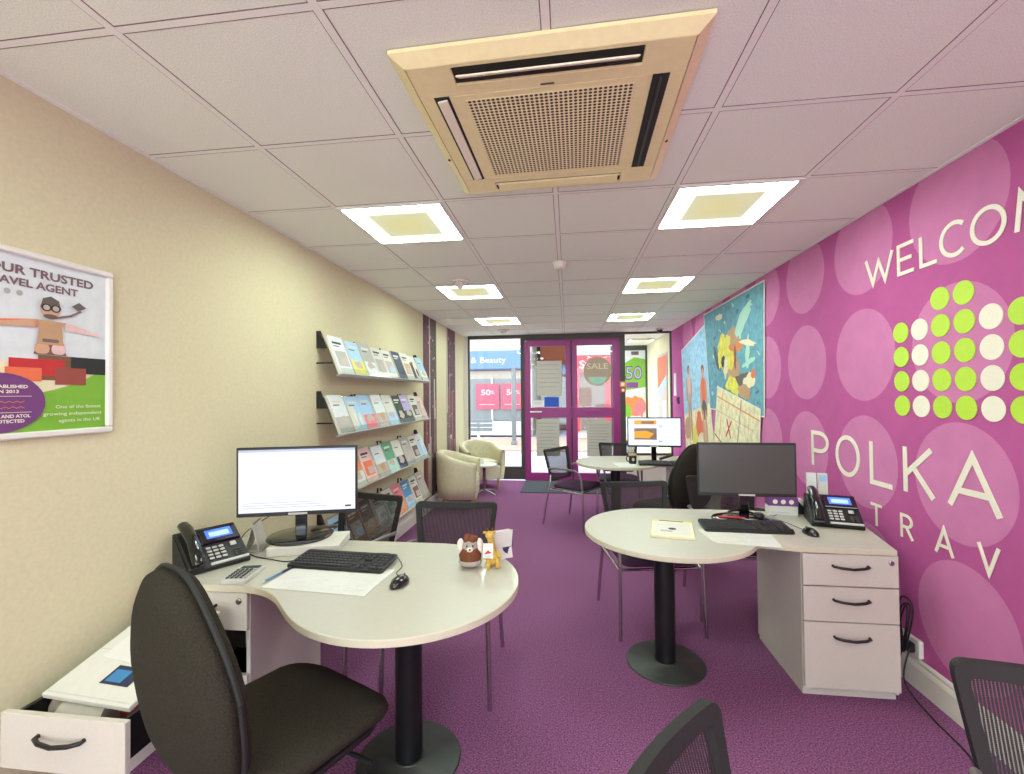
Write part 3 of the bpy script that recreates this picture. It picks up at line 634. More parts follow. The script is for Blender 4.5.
# things in the open drawer (drawer space x -1.69..-1.32, y 1.2..1.6, rim z .53)
def sheetbox(name, lab, cat, loc, rz, w, d, h, m, tilt=0, roll=0, paint=None, group=None):
    b = MB(RZ(rz) @ RX(tilt) @ RY(roll)); b.box((0, 0, h/2), (w, d, h), m, min(.002, h/3))
    if paint: paint(b, h)
    return tag(b.build(name, loc=loc), lab, cat, group)
sheetbox('envelope_stack', 'pile of white envelopes and papers on top of the open drawer', 'papers', (-1.505, 1.42, .572), D(-3), .33, .36, .018, 'paper', D(15), D(2), lambda b, h: (b.rect(-.16, .0, .02, .004, h+.0006, 'paper_grey'), b.rect(-.155, -.17, .155, -.166, h+.0006, 'paper_grey'), b.rect(-.02, -.12, .09, -.05, h+.0006, 'c_navy'), b.rect(-.01, -.11, .05, -.065, h+.001, 'c_blue')))
sheetbox('loose_letter', 'loose white letter lying tilted on the pile of envelopes', 'papers', (-1.49, 1.50, .618), D(-10), .24, .26, .003, 'white', D(17), D(2))
t = thing('patterned_purse', 'red and white patterned pouch inside the open drawer', 'pouch', (-1.42, 1.42, .43))
MB().pillow(rr(.13, .24, .04), .06, .05, 'c_red', lambda x, y, h: (x, y, h+.05)).build('body', t)
b = MB(); rs = random.Random(4)
for k in range(34):
    x, y = rs.uniform(-.05, .05), rs.uniform(-.1, .1); z = .05+.06*(max(0, 1-(max(abs(x)/.065, abs(y)/.12))**2.6))**(1/2.6); b.sphere((x, y, z), (.006, .006, .003), 'white', 6)
b.build('dots', t)
t = thing('paper_roll', 'beige rolled paper lying inside the open drawer front', 'paper', (-1.555, 1.265, .42))
MB().tube([(-.055, 0, .06), (.1, .01, .06)], .042, 'paper_grey', 18).build('body', t)
t = thing('food_packet', 'small brown and white packet at the left of the open drawer', 'packet', (-1.648, 1.31, .425))
MB().pillow(rr(.07, .1, .02), .05, .05, 'c_mist', lambda x, y, h: (x, y, h+.05)).build('body', t); MB().box((0, -.02, .098), (.05, .03, .006), 'c_rust', .002).build('label_patch', t)

# ------------------------------------------------------------------ chairs
def back_pt(x, z, h):                                        # visitor chair back: leaning, curved around the sitter
    t = (z-.48)/.37; w = .20+.05*t
    return (x, -.205-.085*t-.045*(1-(x/.25)**2)*(.4+.6*t)+h, z)
def ring_outline(w0, w1, z0, z1, r, n=7):
    C4 = [(-w1, z1), (w1, z1), (w0, z0), (-w0, z0)]; rad = (r, r, r*1.6, r*1.6); o = []
    for i in range(4):
        p, q, u = Vector(C4[i-1]), Vector(C4[i]), Vector(C4[(i+1) % 4]); v = Vector(C4[(i+2) % 4])
        a_ = q+(p-q).normalized()*rad[i]; c_ = q+(u-q).normalized()*rad[i]; e_ = u-(u-q).normalized()*rad[(i+1) % 4]
        for k in range(6): t = k/5; o.append((1-t)**2*a_+2*t*(1-t)*q+t*t*c_)
        for k in range(1, 9): o.append(c_+(e_-c_)*k/9)
    return [(p.x, p.y-.012*max(0, 1-(p.x/w1)**2)*max(0, (p.y-z1+.06)/.06)) for p in o]
def visitor_chair(loc, rz, lab):
    t = thing('mesh_chair', lab, 'chair', loc, rz, 'black mesh back visitor chairs')
    MB().pillow(rr(.47, .45, .08), .03, .028, 'seat_purple', lambda x, y, h: (x, y+.02, .45+h-.012*(x/.23)**2)).build('seat', t)
    A = ring_outline(.205, .25, .485, .85, .035); B = ring_outline(.178, .216, .515, .815, .018)
    b = MB(); n = len(A); vs = []
    for pts, h in ((A, .011), (B, .011), (B, -.011), (A, -.011)): vs += [back_pt(x, z, h) for x, z in pts]
    b.add(vs, [(k*n+i, k*n+(i+1) % n, ((k+1) % 4)*n+(i+1) % n, ((k+1) % 4)*n+i) for k in range(4) for i in range(n)], 'frame_black', False)
    b.build('back_frame', t)
    b = MB(); vs = []; nx, nz = 14, 8
    for j in range(nz+1):
        tt = j/nz; z = .505+(.822-.505)*tt; w = .186+(.22-.186)*tt
        for i in range(nx+1): vs.append(back_pt(-w+2*w*i/nx, z, 0))
    b.add(vs, [(j*(nx+1)+i, j*(nx+1)+i+1, (j+1)*(nx+1)+i+1, (j+1)*(nx+1)+i) for j in range(nz) for i in range(nx)], 'back_mesh', True)
    b.build('backrest', t)
    for s in (-1, 1):
        MB().tube([(s*.265, .245, 0), (s*.26, .235, .25), (s*.255, .225, .44)], .0115, 'chrome').build('leg', t)
        MB().tube([(s*.27, -.29, 0), (s*.26, -.25, .25), (s*.25, -.215, .42), (s*.238, -.205, .50), (s*.222, -.213, .56)], .0115, 'chrome').build('leg', t)
        MB().tube([(s*.255, .225, .43), (s*.258, .215, .56), (s*.26, .19, .62), (s*.26, .13, .648), (s*.26, .02, .652), (s*.258, -.10, .65), (s*.25, -.18, .64), (s*.232, -.232, .63)], .0115, 'arm_grey').build('armrest', t)
    b = MB()
    for s in (-1, 1): b.tube([(s*.255, .225, .405), (s*.25, -.21, .405)], .010, 'chrome')
    b.tube([(-.255, .2, .405), (.255, .2, .405)], .009, 'chrome'); b.tube([(-.25, -.19, .405), (.25, -.19, .405)], .009, 'chrome')
    b.build('seat_frame', t)
    return t
def face(fx, fy): return math.atan2(-fx, fy)
V0 = visitor_chair((-.655, 2.34, 0), face(.04, -1), 'black mesh chair behind the round end of the desk by the cream wall')
VC = [((-1.36, 2.53, 0), face(-.25, -.97), 'black mesh chair partly behind the big white screen, in front of brochures'),
      ((.52, 3.06, 0), face(.17, -.98), 'black mesh chair behind the round end of the right desk, nearest the aisle'),
      ((1.13, 3.30, 0), face(-.05, -1), 'black mesh chair mostly hidden behind the dark screen of the right desk'),
      ((.10, 5.22, 0), face(.83, -.55), 'black mesh chair with purple seat, side of the far table toward the doors'),
      ((.62, 5.67, 0), face(-.08, -1), 'black mesh chair behind the far table, in front of the glass doors'),
      ((.395, .63, 0), face(.82, -.57), 'black mesh chair back rising from the bottom edge, middle of the aisle'),
      ((1.075, .86, 0), face(-.22, -.975), 'black mesh chair beside the skirting of the magenta wall, nearest corner')]
for l_, r_, lab in VC: dup(V0, l_, r_, lab)

def egg(n=36):                                               # operator chair back outline (x, z)
    o = []
    for i in range(n):
        a = 2*PI*i/n; s, c = math.sin(a), math.cos(a)
        z = .77+.28*(abs(s)**(.9 if s > 0 else .75))*(1 if s > 0 else -1); k = (z-.77)/.28
        w = .25*(1-.36*max(0, k)**1.3); o.append((w*(abs(c)**(.72 if s > 0 else .55))*(1 if c > 0 else -1), z))
    return o
def op_chair(loc, rz, lab):
    t = thing('operator_chair', lab, 'chair', loc, rz, 'charcoal fabric operator chairs')
    def sf(x, y, h): return (x, y, .475+h-.045*max(0, (y-.05)/.2)**2-.012*(x/.25)**2*(-1)+.012*max(0, -y/.2)**2)
    MB().pillow(rr(.50, .49, .14, 7), .05, .045, 'charcoal_fabric', sf, 7).build('seat', t)
    MB().pillow(rr(.44, .42, .12, 6), .02, .02, 'black_plastic', lambda x, y, h: (x, y, .425+h-.03*max(0, (y-.05)/.2)**2), 4).build('seat_pan', t)
    def bf(x, z, h): k = (z-.77)/.28; return (x, -.285-.028*k+.02*k*k-.03*(1-(x/.25)**2)+h, z)
    MB().pillow(egg(), .055, .006, 'charcoal_fabric', bf, 6).build('backrest', t)
    MB().pillow([(x*1.01, .77+(z-.77)*1.01) for x, z in egg()], .003, .05, 'charcoal_fabric', lambda x, z, h: bf(x, z, h-.012), 6, 3.2).build('back_cover', t)
    e = [bf(x*1.015, .77+(z-.77)*1.012, -.006) for x, z in egg(48)]; MB().tube(e+[e[0]], .007, 'piping_black', 6).build('piping', t)
    b = MB(); b.tube([(0, -.30, .62), (0, -.28, .52), (0, -.25, .43), (0, -.2, .40), (0, -.05, .40)], .026, 'black_plastic', 8, flat=.5); b.box((0, 0, .40), (.2, .24, .03), 'black_plastic', .008); b.build('back_bracket', t)
    MB().lathe([(.028, .13), (.028, .24), (.016, .241), (.016, .40)], 'black_plastic', 20).build('gas_column', t)
    b = MB().tube([(.1, .05, .395), (.24, .07, .395), (.29, .07, .40)], .007, 'black_plastic', 6); b.build('lever', t)
    b = MB(); b.lathe([(.05, .07), (.05, .13), (.04, .14)], 'black_plastic', 20)
    for k in range(5):
        a = k*2*PI/5+.3; b.tube([(0, 0, .105), (.16*math.cos(a), .16*math.sin(a), .10), (.29*math.cos(a), .29*math.sin(a), .075)], [.028, .024, .016], 'black_plastic', 8)
    b.build('star_base', t)
    for k in range(5):
        a = k*2*PI/5+.3; x, y = .29*math.cos(a), .29*math.sin(a); b = MB()
        for g in (-1, 1): b.lathe([(.018, -.009), (.025, -.006), (.025, .006), (.018, .009)], 'black_plastic', 16, M=TR(x, y, .025) @ RZ(a+.6) @ TR(0, g*.014, 0) @ RX(PI/2))
        b.tube([(x, y, .03), (x, y, .08)], .007, 'black_plastic', 6); b.build('caster', t)
    return t
O0 = op_chair((-.875, 1.34, 0), face(.42, .91), 'charcoal fabric operator chair pulled up to the desk by the cream wall')
dup(O0, (.87, 4.18, 0), face(-.55, .83), 'charcoal fabric operator chair at the far desk, behind the dark screen')

# tub chairs and their table
def tub_chair(loc, rz, lab):
    t = thing('tub_chair', lab, 'armchair', loc, rz, 'cream tub chairs by the window')
    path = []
    for i in range(7): path.append((.285, .26-.28*i/6))
    for i in range(1, 18): a = PI*i/18; path.append((.285*math.cos(a), -.02-.235*math.sin(a)))
    for i in range(7): path.append((-.285, -.02+.28*i/6))
    n = len(path); vs = []; N = 10
    for i, (x, y) in enumerate(path):
        a = path[max(i-1, 0)]; c = path[min(i+1, n-1)]; tx, ty = c[0]-a[0], c[1]-a[1]; L = math.hypot(tx, ty); nx, ny = -ty/L, tx/L   # inward is left of travel? fixed below
        if nx*(-x)+ny*(-y) < 0 and y < -.01: nx, ny = -nx, -ny
        if y >= -.021: nx, ny = (-1 if x > 0 else 1), 0
        u = i/(n-1); top = .60+.14*(math.sin(PI*u)**1.4)
        for d, z in ((-.035, .14), (-.048, .3), (-.052, top-.06), (-.045, top-.02), (-.02, top), (.015, top-.002), (.035, top-.025), (.036, top-.08), (.03, .4), (.03, .14)):
            k = 1-.05*max(0, (.4-z)/.26); vs.append(((x+nx*d)*k, (y+ny*d)*k, z))
    fs = [(i*N+j, i*N+(j+1) % N, (i+1)*N+(j+1) % N, (i+1)*N+j) for i in range(n-1) for j in range(N)]+[tuple(range(N)), tuple(range((n-1)*N+N-1, (n-1)*N-1, -1))]
    MB().add(vs, fs, 'cream_leather', True).build('shell', t)
    b = MB()
    for i in range(5):
        for z in (.5, .6):
            a = PI*(i+1+(.5 if z > .55 else 0))/6.5; b.sphere((.25*math.cos(a), -.02-.195*math.sin(a), z), .010, 'c_grey', 8)
    b.build('tufting', t)
    MB().pillow(rr(.50, .43, .1), .055, .05, 'cream_leather', lambda x, y, h: (x, y+.04, .40+h)).build('seat_cushion', t)
    MB().box((0, .23, .25), (.50, .05, .22), 'cream_leather', .012).build('front_panel', t)
    MB().box((0, .0, .17), (.46, .38, .06), 'cream_leather', .01).build('seat_base', t)
    for x, y in ((.23, .21), (-.23, .21), (.19, -.17), (-.19, -.17)): MB().tube([(x, y, 0), (x*.98, y*.98, .15)], [.016, .024], 'pine', 10).build('leg', t)
    return t
T0 = tub_chair((-1.465, 5.93, 0), face(.99, .12), 'cream tub chair seen from its side, nearest the brochure rack')
dup(T0, (-1.42, 7.16, 0), face(.55, -.83), 'cream tub chair with open seat against the left window')
t = thing('side_table', 'small round white table on chrome legs between the tub chairs', 'table', (-1.25, 6.62, 0))
MB().lathe([(.19, .425), (.20, .43), (.20, .445), (.19, .45)], 'white', 40).build('table_top', t)
MB().lathe([(.025, .06), (.022, .42), (.08, .425)], 'chrome', 20).build('column', t)
for k in range(4): a = k*PI/2-.6; MB().tube([(0, 0, .07), (.12*math.cos(a), .12*math.sin(a), .045), (.24*math.cos(a), .24*math.sin(a), .012)], .011, 'chrome').build('leg', t)
sheetbox('leaflet', 'white leaflet card standing on the small round table', 'leaflet', (-1.31, 6.66, .452), D(20), .10, .14, .002, 'white', D(78))
sheetbox('door_mat', 'dark grey entrance mat in front of the purple doors', 'mat', (-.05, 7.17, .0), 0, 1.35, .84, .012, 'mat_grey')

# ------------------------------------------------------------------ brochure rack on the cream wall
Y0, SL, NS = 2.985, .2275, 9
TIERZ = (1.64, 1.21, .775, .335)
TN = ('top', 'second', 'third', 'lowest')
TILT = math.atan2(.12, .30)
DESC = [
 [('pale', 'grey', 'plain pale grey'), ('sky', 'yellow', 'sky blue and yellow landscape'), ('grey', 'pale', 'grey and white'), ('paper', 'grey', 'white with a grey photo'), ('paper', 'mist', 'white with a beige photo'), ('navy', 'navy', 'dark navy'), ('paper', 'tan', 'white and tan'), ('paper', 'black', 'white with a black mark'), ('sky', 'pale', 'pale blue')],
 [('pale', 'grey', 'plain pale grey'), ('sky', 'paper', 'light blue with white birds'), ('sky', 'pink', 'pale blue and pink'), ('pale', 'mist', 'pale grey and beige'), ('paper', 'sky', 'white with a small blue block'), ('darkgreen', 'black', 'black and dark green'), ('lilac', 'darkgreen', 'lilac with a green photo'), ('paper', 'smoke', 'white with a dark photo'), ('palepink', 'mist', 'pinkish beige')],
 [('cream', 'mist', 'cream and beige'), ('orange', 'paper', 'orange and white'), ('palepink', 'coral', 'pale pink and coral'), ('pale', 'mist', 'pale stone'), ('green', 'mint', 'green'), ('paper', 'navy', 'white and navy'), ('grey', 'mist', 'grey'), ('paper', 'smoke', 'white with dark lettering'), ('pale', 'sky', 'white and pale blue')],
 [('sky', 'teal', 'light blue and teal'), ('brown', 'mist', 'brown and white photo'), ('smoke', 'tan', 'dark brown photo'), ('grey', 'pale', 'grey stone'), ('paper', 'green', 'white with green lettering'), ('pink', 'orange', 'pink and orange'), ('blue', 'sky', 'bright blue'), ('paper', 'brown', 'white with a brown photo'), ('mist', 'grey', 'beige and grey')]]
def mname(c): return c if c in MATS else 'c_'+c
for ti, z0 in enumerate(TIERZ):
    L = SL*NS; F = Matrix.Identity(4)
    t = thing('brochure_shelf', 'wall mounted sloping brochure shelf, %s tier of the rack' % TN[ti], 'rack', (xl(Y0), Y0+L/2, z0), 0, 'tiers of the brochure rack')
    # local: x out from the wall, y along, z up; the sloping back leans to the wall at its top
    fx = .165
    Ms = TR(fx, 0, 0) @ RY(-TILT)                            # sloping plane: local z up the slope, x its normal
    MB().box((-.006, 0, .15), (.004, L, .30), 'acrylic', 0, Ms).build('sloping_back', t)
    b = MB(); b.box((.012, 0, -.004), (.05, L, .008), 'acrylic_lip', .002, Ms); b.box((.036, 0, .018), (.004, L, .045), 'acrylic', .001, Ms); b.build('front_lip', t)
    for k in range(5):
        yy = -L/2+.012+k*(L-.024)/4; b = MB()
        b.prism([(0, .19), (.0, .315), (.032, .315), (.082, .19)], -.003, .003, 'black_plastic', M=TR(0, yy, 0) @ RX(PI/2)) if k in (0, 4) else b.box((.006, yy, .24), (.012, .02, .10), 'black_plastic', .002); b.box((-.016, yy, .305), (.012, .025, .03), 'black_plastic', .002, Ms)
        MB().tube([(.0, yy, .085), (.12, yy, .085)], .006, 'black_plastic', 6).build('strut', t); b.build('bracket', t)
    for i in range(NS):
        c1, c2, ds = DESC[ti][i]; yy = Y0+SL*(i+.5); rs = random.Random(ti*20+i); h = rs.uniform(.275, .297); th = rs.uniform(.012, .024)
        lab = '%s brochure, %s along the %s rack tier' % (ds, ordn[i], TN[ti])
        b = MB(RY(-TILT)); b.box((th/2, 0, h/2), (th, .205, h), 'paper', .001)
        M = onL(th, 0, h/2); n = .0006
        b.rect(-.1025, -h/2, .1025, h/2, n, mname(c1), M)
        st = rs.randrange(3)
        if st == 0: b.rect(-.1025, -h/2, .1025, -h*.08, 2*n, mname(c2), M); b.flat(blob(((-.1, 0), (.1, 0), (.1, -.14), (-.1, -.14)), .5, .4, .3, .25, 12, .3, 0, i), 3*n, 'c_mist' if c2 != 'mist' else 'c_tan', M)
        elif st == 1: b.rect(-.08, -.09, .08, .03, 2*n, mname(c2), M); b.rect(-.03, -.08, .07, -.02, 3*n, 'c_mist' if c2 != 'mist' else 'c_sky', M)
        else: b.rect(-.1025, -.12, -.01, .06, 2*n, mname(c2), M); b.flat(ell(.05, -.05, .03, .05, 14), 3*n, mname(c2), M)
        inkc = 'ink' if c1 not in ('navy', 'brown', 'smoke', 'darkgreen', 'blue', 'teal') else 'letter_white'
        b.rect(-.07, .085, .06, .103, 2*n, inkc if st == 1 else 'paper', M); b.rect(-.07, .064, .02, .072, 2*n, inkc, M)
        if ds.startswith('light blue with'):
            for p in ((-.03, -.02), (.03, -.05)): b.flat([(p[0]-.025, p[1]+.06), (p[0], p[1]), (p[0]+.03, p[1]+.07), (p[0]+.008, p[1]-.02), (p[0], p[1]-.07), (p[0]-.008, p[1]-.02)], 4*n, 'letter_white', M)
        tag(b.build('brochure', loc=(xl(Y0)+fx+.001, yy, z0+.005)), lab, 'brochure', 'brochures on the wall rack')

# ------------------------------------------------------------------ desk equipment
def monitor(loc, rz, w, h, zb, lab, paint, base=(.16, .13), screen='screen_white', lift=0):
    t = thing('computer_monitor', lab, 'monitor', loc, rz)
    zc = zb+h/2
    MB().box((0, .0, zc), (w, .022, h), 'black_plastic', .003).box((0, .02, zc-.01), (w*.5, .03, h*.55), 'black_plastic', .01).build('housing', t)
    b = MB(onF(0, -.0115, zc)); sw, sh = w/2-.01, h/2-.012; b.rect(-sw, -sh+.008, sw, sh, 0, screen)
    if paint: paint(b, sw, sh)
    b.build('screen', t)
    MB().box((0, -.0125, zb+.009), (.09, .002, .010), 'acrylic_lip').build('badge', t)
    MB().box((0, .045, (zb+.08)/2+.015), (.055, .022, zb+.08), 'black_gloss', .004).build('neck', t)
    MB().lathe([(base[0], 0), (base[0]+.004, .004), (base[0]-.002, .010), (base[0]*.6, .016), (.05, .02)], 'black_gloss', 44, (0, .03, 0), sy=base[1]/base[0]).build('base', t)
    return t
def p_doc(b, sw, sh):
    b.rect(-sw, sh-.012, sw, sh, .0003, 'screen_line')
    for k in range(3): b.rect(-sw+.02, -sh+.03+.012*k, sw*.1*(5-k), -sh+.0325+.012*k, .0003, 'screen_line')
    b.rect(sw-.05, -sh+.022, sw-.02, -sh+.03, .0003, 'ink'); b.rect(-sw+.02, sh-.06, sw*.3, sh-.058, .0003, 'screen_line')
def p_web(b, sw, sh):
    b.rect(-sw*.78, sh*.55, sw*.1, sh*.88, .0004, 'screen_orange'); b.rect(-sw*.5, sh*.62, sw*.0, sh*.8, .0007, 'screen_dark')
    b.rect(-sw*.78, -sh*.55, sw*.1, sh*.3, .0004, 'screen_dark')
    b.flat([(-sw*.78, -sh*.4), (-sw*.2, -sh*.45), (0, -sh*.1), (-sw*.3, sh*.1), (-sw*.78, sh*.05)], .0007, 'screen_orange')
    for k, yy in enumerate((.5, .2, -.1, -.4, -.62)): b.rect(sw*.18, sh*yy, sw*(.8 if k % 2 else .92), sh*yy+.003, .0004, 'screen_line')
    b.rect(sw*.18, sh*.42, sw*.3, sh*.47, .0006, 'ink'); b.rect(sw*.18, -sh*.68, sw*.3, -sh*.63, .0006, 'ink')
monitor((-1.36, 2.13, .772), D(16), .575, .345, .118, 'large computer monitor with a white page, standing on a paper stack', p_doc, (.155, .155))
monitor((1.04, 2.80, .73), D(-2), .545, .315, .145, 'computer monitor with a dark switched off screen on the right desk', None, (.185, .125), 'screen_off')
monitor((.94, 5.08, .73), D(-4), .565, .325, .165, 'computer monitor showing a travel web page on the far desk', p_web, (.13, .1), 'screen_sky')
def keyboard(loc, rz, lab):
    t = thing('keyboard', lab, 'keyboard', loc, rz, 'black computer keyboards'); M = RX(D(5))
    MB(M).prism(rr(.455, .165, .012), .004, .02, 'black_plastic', .003).build('body', t)
    b = MB(M)
    for r in range(6):
        yy = .06-.024*r-(.008 if r else 0)*0; x = -.215; k = 0
        while x < .215:
            wd = .0165
            if r == 5 and -.12 < x < -.02: wd = .105
            if not (.075 < x < .087 or .132 < x < .142 or (r == 3 and .08 < x < .135)): b.box((x+wd/2, yy, .0225), (wd, .0175, .006), 'key_black', .002)
            x += wd+.0022; k += 1
    b.build('keys', t); return t
keyboard((-1.01, 1.92, .7345), D(-3.5), 'black keyboard on the desk by the cream wall, above the notepad')
keyboard((.965, 2.635, .733), D(-1), 'black keyboard in front of the switched off screen')
keyboard((.97, 4.90, .733), D(-3), 'black keyboard on the far desk beneath the web page screen')
def mouse(loc, rz, lab):
    t = thing('computer_mouse', lab, 'mouse', loc, rz, 'black computer mice')
    MB().pillow([(x, y) for x, y in ell(0, 0, .031, .054, 24)], .034, .004, 'black_gloss', lambda x, y, h: (x, y, .004+h), 5, 2.0).build('body', t)
    MB().box((0, .028, .0325), (.006, .016, .008), 'dark_grey', .002).build('scroll_wheel', t); return t
mouse((-.675, 1.735, .73), D(-15), 'black mouse on the round end of the desk by the cream wall')
mouse((1.27, 2.56, .73), D(10), 'black mouse beside the telephone on the right desk')
def phone(loc, rz, lab):
    t = thing('desk_phone', lab, 'telephone', loc, rz, 'black desk telephones with blue displays')
    t.scale = (1.07, 1.07, 1.07)
    prof = [(-.095, 0), (-.105, .018), (.085, .135), (.10, .13), (.10, 0)]
    n = len(prof); vs = [(x, y, z) for x in (-.115, .115) for y, z in prof]
    MB().add(vs, [tuple(range(n)), tuple(range(2*n-1, n-1, -1))]+[(i, n+i, n+(i+1) % n, (i+1) % n) for i in range(n)], 'black_plastic').build('body', t)
    a = math.atan2(.117, .19); M = TR(0, -.105, .018) @ RX(a)
    MB(M).box((.04, .012, .003), (.145, .012, .008), 'acrylic_lip', .002).build('front_strip', t)
    MB(M).box((.038, .165, .004), (.15, .085, .012), 'black_gloss', .003).build('display_bezel', t)
    b = MB(M).box((.038, .168, .0115), (.10, .05, .002), 'screen_blue'); b.rect(.0, .15, .076, .178, .0131, 'screen_pale'); b.build('display', t)
    b = MB(M)
    for r in range(4):
        for c in range(3): b.box((-.02+.024*c, .098-.019*r, .004), (.018, .011, .006), 'acrylic_lip', .002)
    b.box((.075, .098, .004), (.024, .024, .006), 'acrylic_lip', .004)
    for r in range(3):
        for c in range(2): b.box((.07+.02*c, .062-.014*r, .003), (.013, .008, .005), 'dark_grey', .001)
    b.build('keypad', t)
    MB(M).box((-.083, .10, .006), (.058, .20, .02), 'black_plastic', .006).build('cradle', t)
    b = MB(M); b.tube([(-.083, .0, .032), (-.083, .03, .05), (-.083, .10, .062), (-.083, .18, .055), (-.083, .222, .04)], [.022, .024, .021, .024, .022], 'black_gloss', 14, flat=.8); b.build('handset', t)
    return t
phone((-1.625, 1.875, .73), D(59), 'black desk telephone with blue display on the desk by the cream wall')
phone((1.505, 2.79, .73), D(-16), 'black desk telephone with blue display against the magenta wall')
t = thing('calculator', 'silver grey calculator beside the telephone near the cream wall', 'calculator', (-1.37, 1.757, .73), D(11))
MB().prism(rr(.105, .175, .012), 0, .016, 'acrylic_lip', .003).build('body', t); MB().box((0, .058, .0165), (.08, .028, .003), 'c_darkgreen', .001).build('display', t)
b = MB(); [b.box((-.036+.018*c, .025-.021*r, .018), (.013, .014, .005), 'dark_grey' if c < 4 else 'c_grey', .002) for c in range(5) for r in range(5)]; b.build('keys', t)
def notes(b, h):
    rs = random.Random(8)
    for k in range(30):
        x, y = rs.uniform(-.2, .16), rs.uniform(-.12, .02); b.rect(x, y, x+rs.uniform(.02, .06), y+.002, h+.0006, 'ink_faint')
    for k in range(12): x = rs.uniform(.05, .19); y = rs.uniform(-.11, .0); b.rect(x, y, x+.002, y+.02, h+.0007, 'ink_faint')
sheetbox('notepad', 'large white notepad with scribbles half under the keyboard', 'notepad', (-.985, 1.765, .73), D(-4), .45, .26, .004, 'white', 0, 0, notes)
t = thing('pen', 'blue pen resting on the edge of the large white notepad', 'pen', (-1.222, 1.765, .739), D(-8))
MB().tube([(0, -.07, .0), (0, .03, .0)], .0042, 'c_blue', 8).build('barrel', t); MB().tube([(0, .025, .0), (0, .075, .0)], .0052, 'c_navy', 8).build('cap', t); MB().tube([(0, -.083, .0), (0, -.07, .0)], [.001, .004], 'acrylic_lip', 8).build('tip', t)
sheetbox('paper_stack', 'thick stack of white papers under the monitor with the white page', 'papers', (-1.29, 2.12, .73), D(14), .33, .23, .041, 'paper', 0, 0, lambda b, h: [b.box((0, 0, .008*k+.004), (.332+.003*(k % 2), .232, .0012), 'paper_grey') for k in range(5)])
t = thing('tent_calendar', 'grey folded tent card behind the telephone near the cream wall', 'calendar', (-1.555, 2.08, .73), D(-70))
b = MB(); [b.box((0, 0, .065), (.13, .003, .135), 'paper_grey', .001, TR(0, s*.033, 0) @ RX(D(s*14))) for s in (-1, 1)]; b.build('card', t)
MB().tube([(-.06, 0, .134), (.06, 0, .134)], .004, 'chrome', 6).build('binding', t); MB().box((0, 0, .003), (.13, .08, .003), 'paper_grey').build('foot', t)
def cable(pts, lab, r=.0025):
    P = [Vector(p) for p in pts]; o = []
    for i in range(len(P)-1):
        p0, p1, p2, p3 = P[max(i-1, 0)], P[i], P[i+1], P[min(i+2, len(P)-1)]
        for k in range(6):
            t = k/6; o.append(.5*((2*p1)+(-p0+p2)*t+(2*p0-5*p1+4*p2-p3)*t*t+(-p0+3*p1-3*p2+p3)*t**3))
    o.append(P[-1]); return tag(MB().tube([tuple(p) for p in o], r, 'black_plastic', 6).build('cable'), lab, 'cable')
cable([(-1.52, 1.99, .7335), (-1.46, 1.96, .7335), (-1.38, 1.94, .7335), (-1.28, 1.92, .7335), (-1.24, 1.98, .7335)], 'black cable from the telephone to the keyboard near the cream wall')
cable([(-1.60, 2.02, .7335), (-1.63, 2.1, .80), (-1.5, 2.21, .90), (-1.40, 2.19, .95)], 'black cable hanging behind the monitor with the white page')
cable([(-.68, 1.79, .7335), (-.73, 1.84, .7335), (-.74, 1.93, .7335), (-.84, 2.06, .7335), (-.99, 2.05, .7335)], 'thin mouse cable curling behind the keyboard by the cream wall', .0018)
cable([(1.275, 2.62, .7335), (1.25, 2.75, .7335), (1.22, 2.88, .7335), (1.3, 2.97, .7335)], 'thin mouse cable leading behind the dark screen', .0018)
cable([(.95, 2.96, .80), (1.1, 3.0, .76), (1.18, 3.03, .735), (1.36, 3.035, .735)], 'black cable on the right desk behind the dark screen')

# soft toys and booklet on the round end
t = thing('plush_dog', 'small brown and white plush toy on the round desk end', 'toy', (-.435, 1.955, .73), D(10))
MB().sphere((0, 0, .05), (.05, .045, .055), 'toy_brown').sphere((0, -.002, .022), (.052, .047, .022), 'toy_grey').build('body', t)
MB().sphere((0, -.004, .092), (.036, .034, .032), 'toy_grey').build('head', t); MB().sphere((0, -.035, .085), (.014, .012, .011), 'toy_white').sphere((0, -.047, .088), .005, 'black_gloss', 8).build('muzzle', t)
b = MB(); [b.sphere((.018*math.cos(a)+.002, .018*math.sin(a)+.004, .118+.004*math.sin(3*a)), .017, 'toy_brown', 10) for a in (0, 1.2, 2.5, 3.8, 5.1)]; b.build('fur_tuft', t)
for s in (-1, 1): MB().sphere((s*.042, 0, .09), (.016, .02, .034), 'toy_white').build('ear', t); MB().sphere((s*.013, -.034, .1), .004, 'black_gloss', 8).build('eye', t)
t = thing('plush_giraffe', 'small yellow plush toy with a white tag, beside the brown plush', 'toy', (-.34, 1.975, .73), D(15))
MB().sphere((0, 0, .035), (.03, .028, .036), 'toy_yellow').build('body', t)
MB().tube([(.002, .005, .05), (.0, .008, .085), (-.006, .0, .118), (-.010, -.004, .135)], [.02, .016, .016, .014], 'toy_yellow', 12).sphere((-.012, -.012, .138), (.019, .025, .018), 'toy_yellow').build('neck_and_head', t)
for s in (-1, 1):
    MB().tube([(-.01+s*.009, -.002, .15), (-.01+s*.012, 0, .166)], .0035, 'toy_brown', 6).build('horn', t); MB().sphere((-.012+s*.02, -.002, .148), (.009, .004, .006), 'toy_yellow', 8).build('ear', t)
    MB().tube([(s*.018, -.015, .03), (s*.024, -.045, .008)], .011, 'toy_yellow', 10).build('leg', t)
    MB().tube([(s*.022, .0, .06), (s*.034, -.02, .04)], .008, 'toy_yellow', 10).build('arm', t)
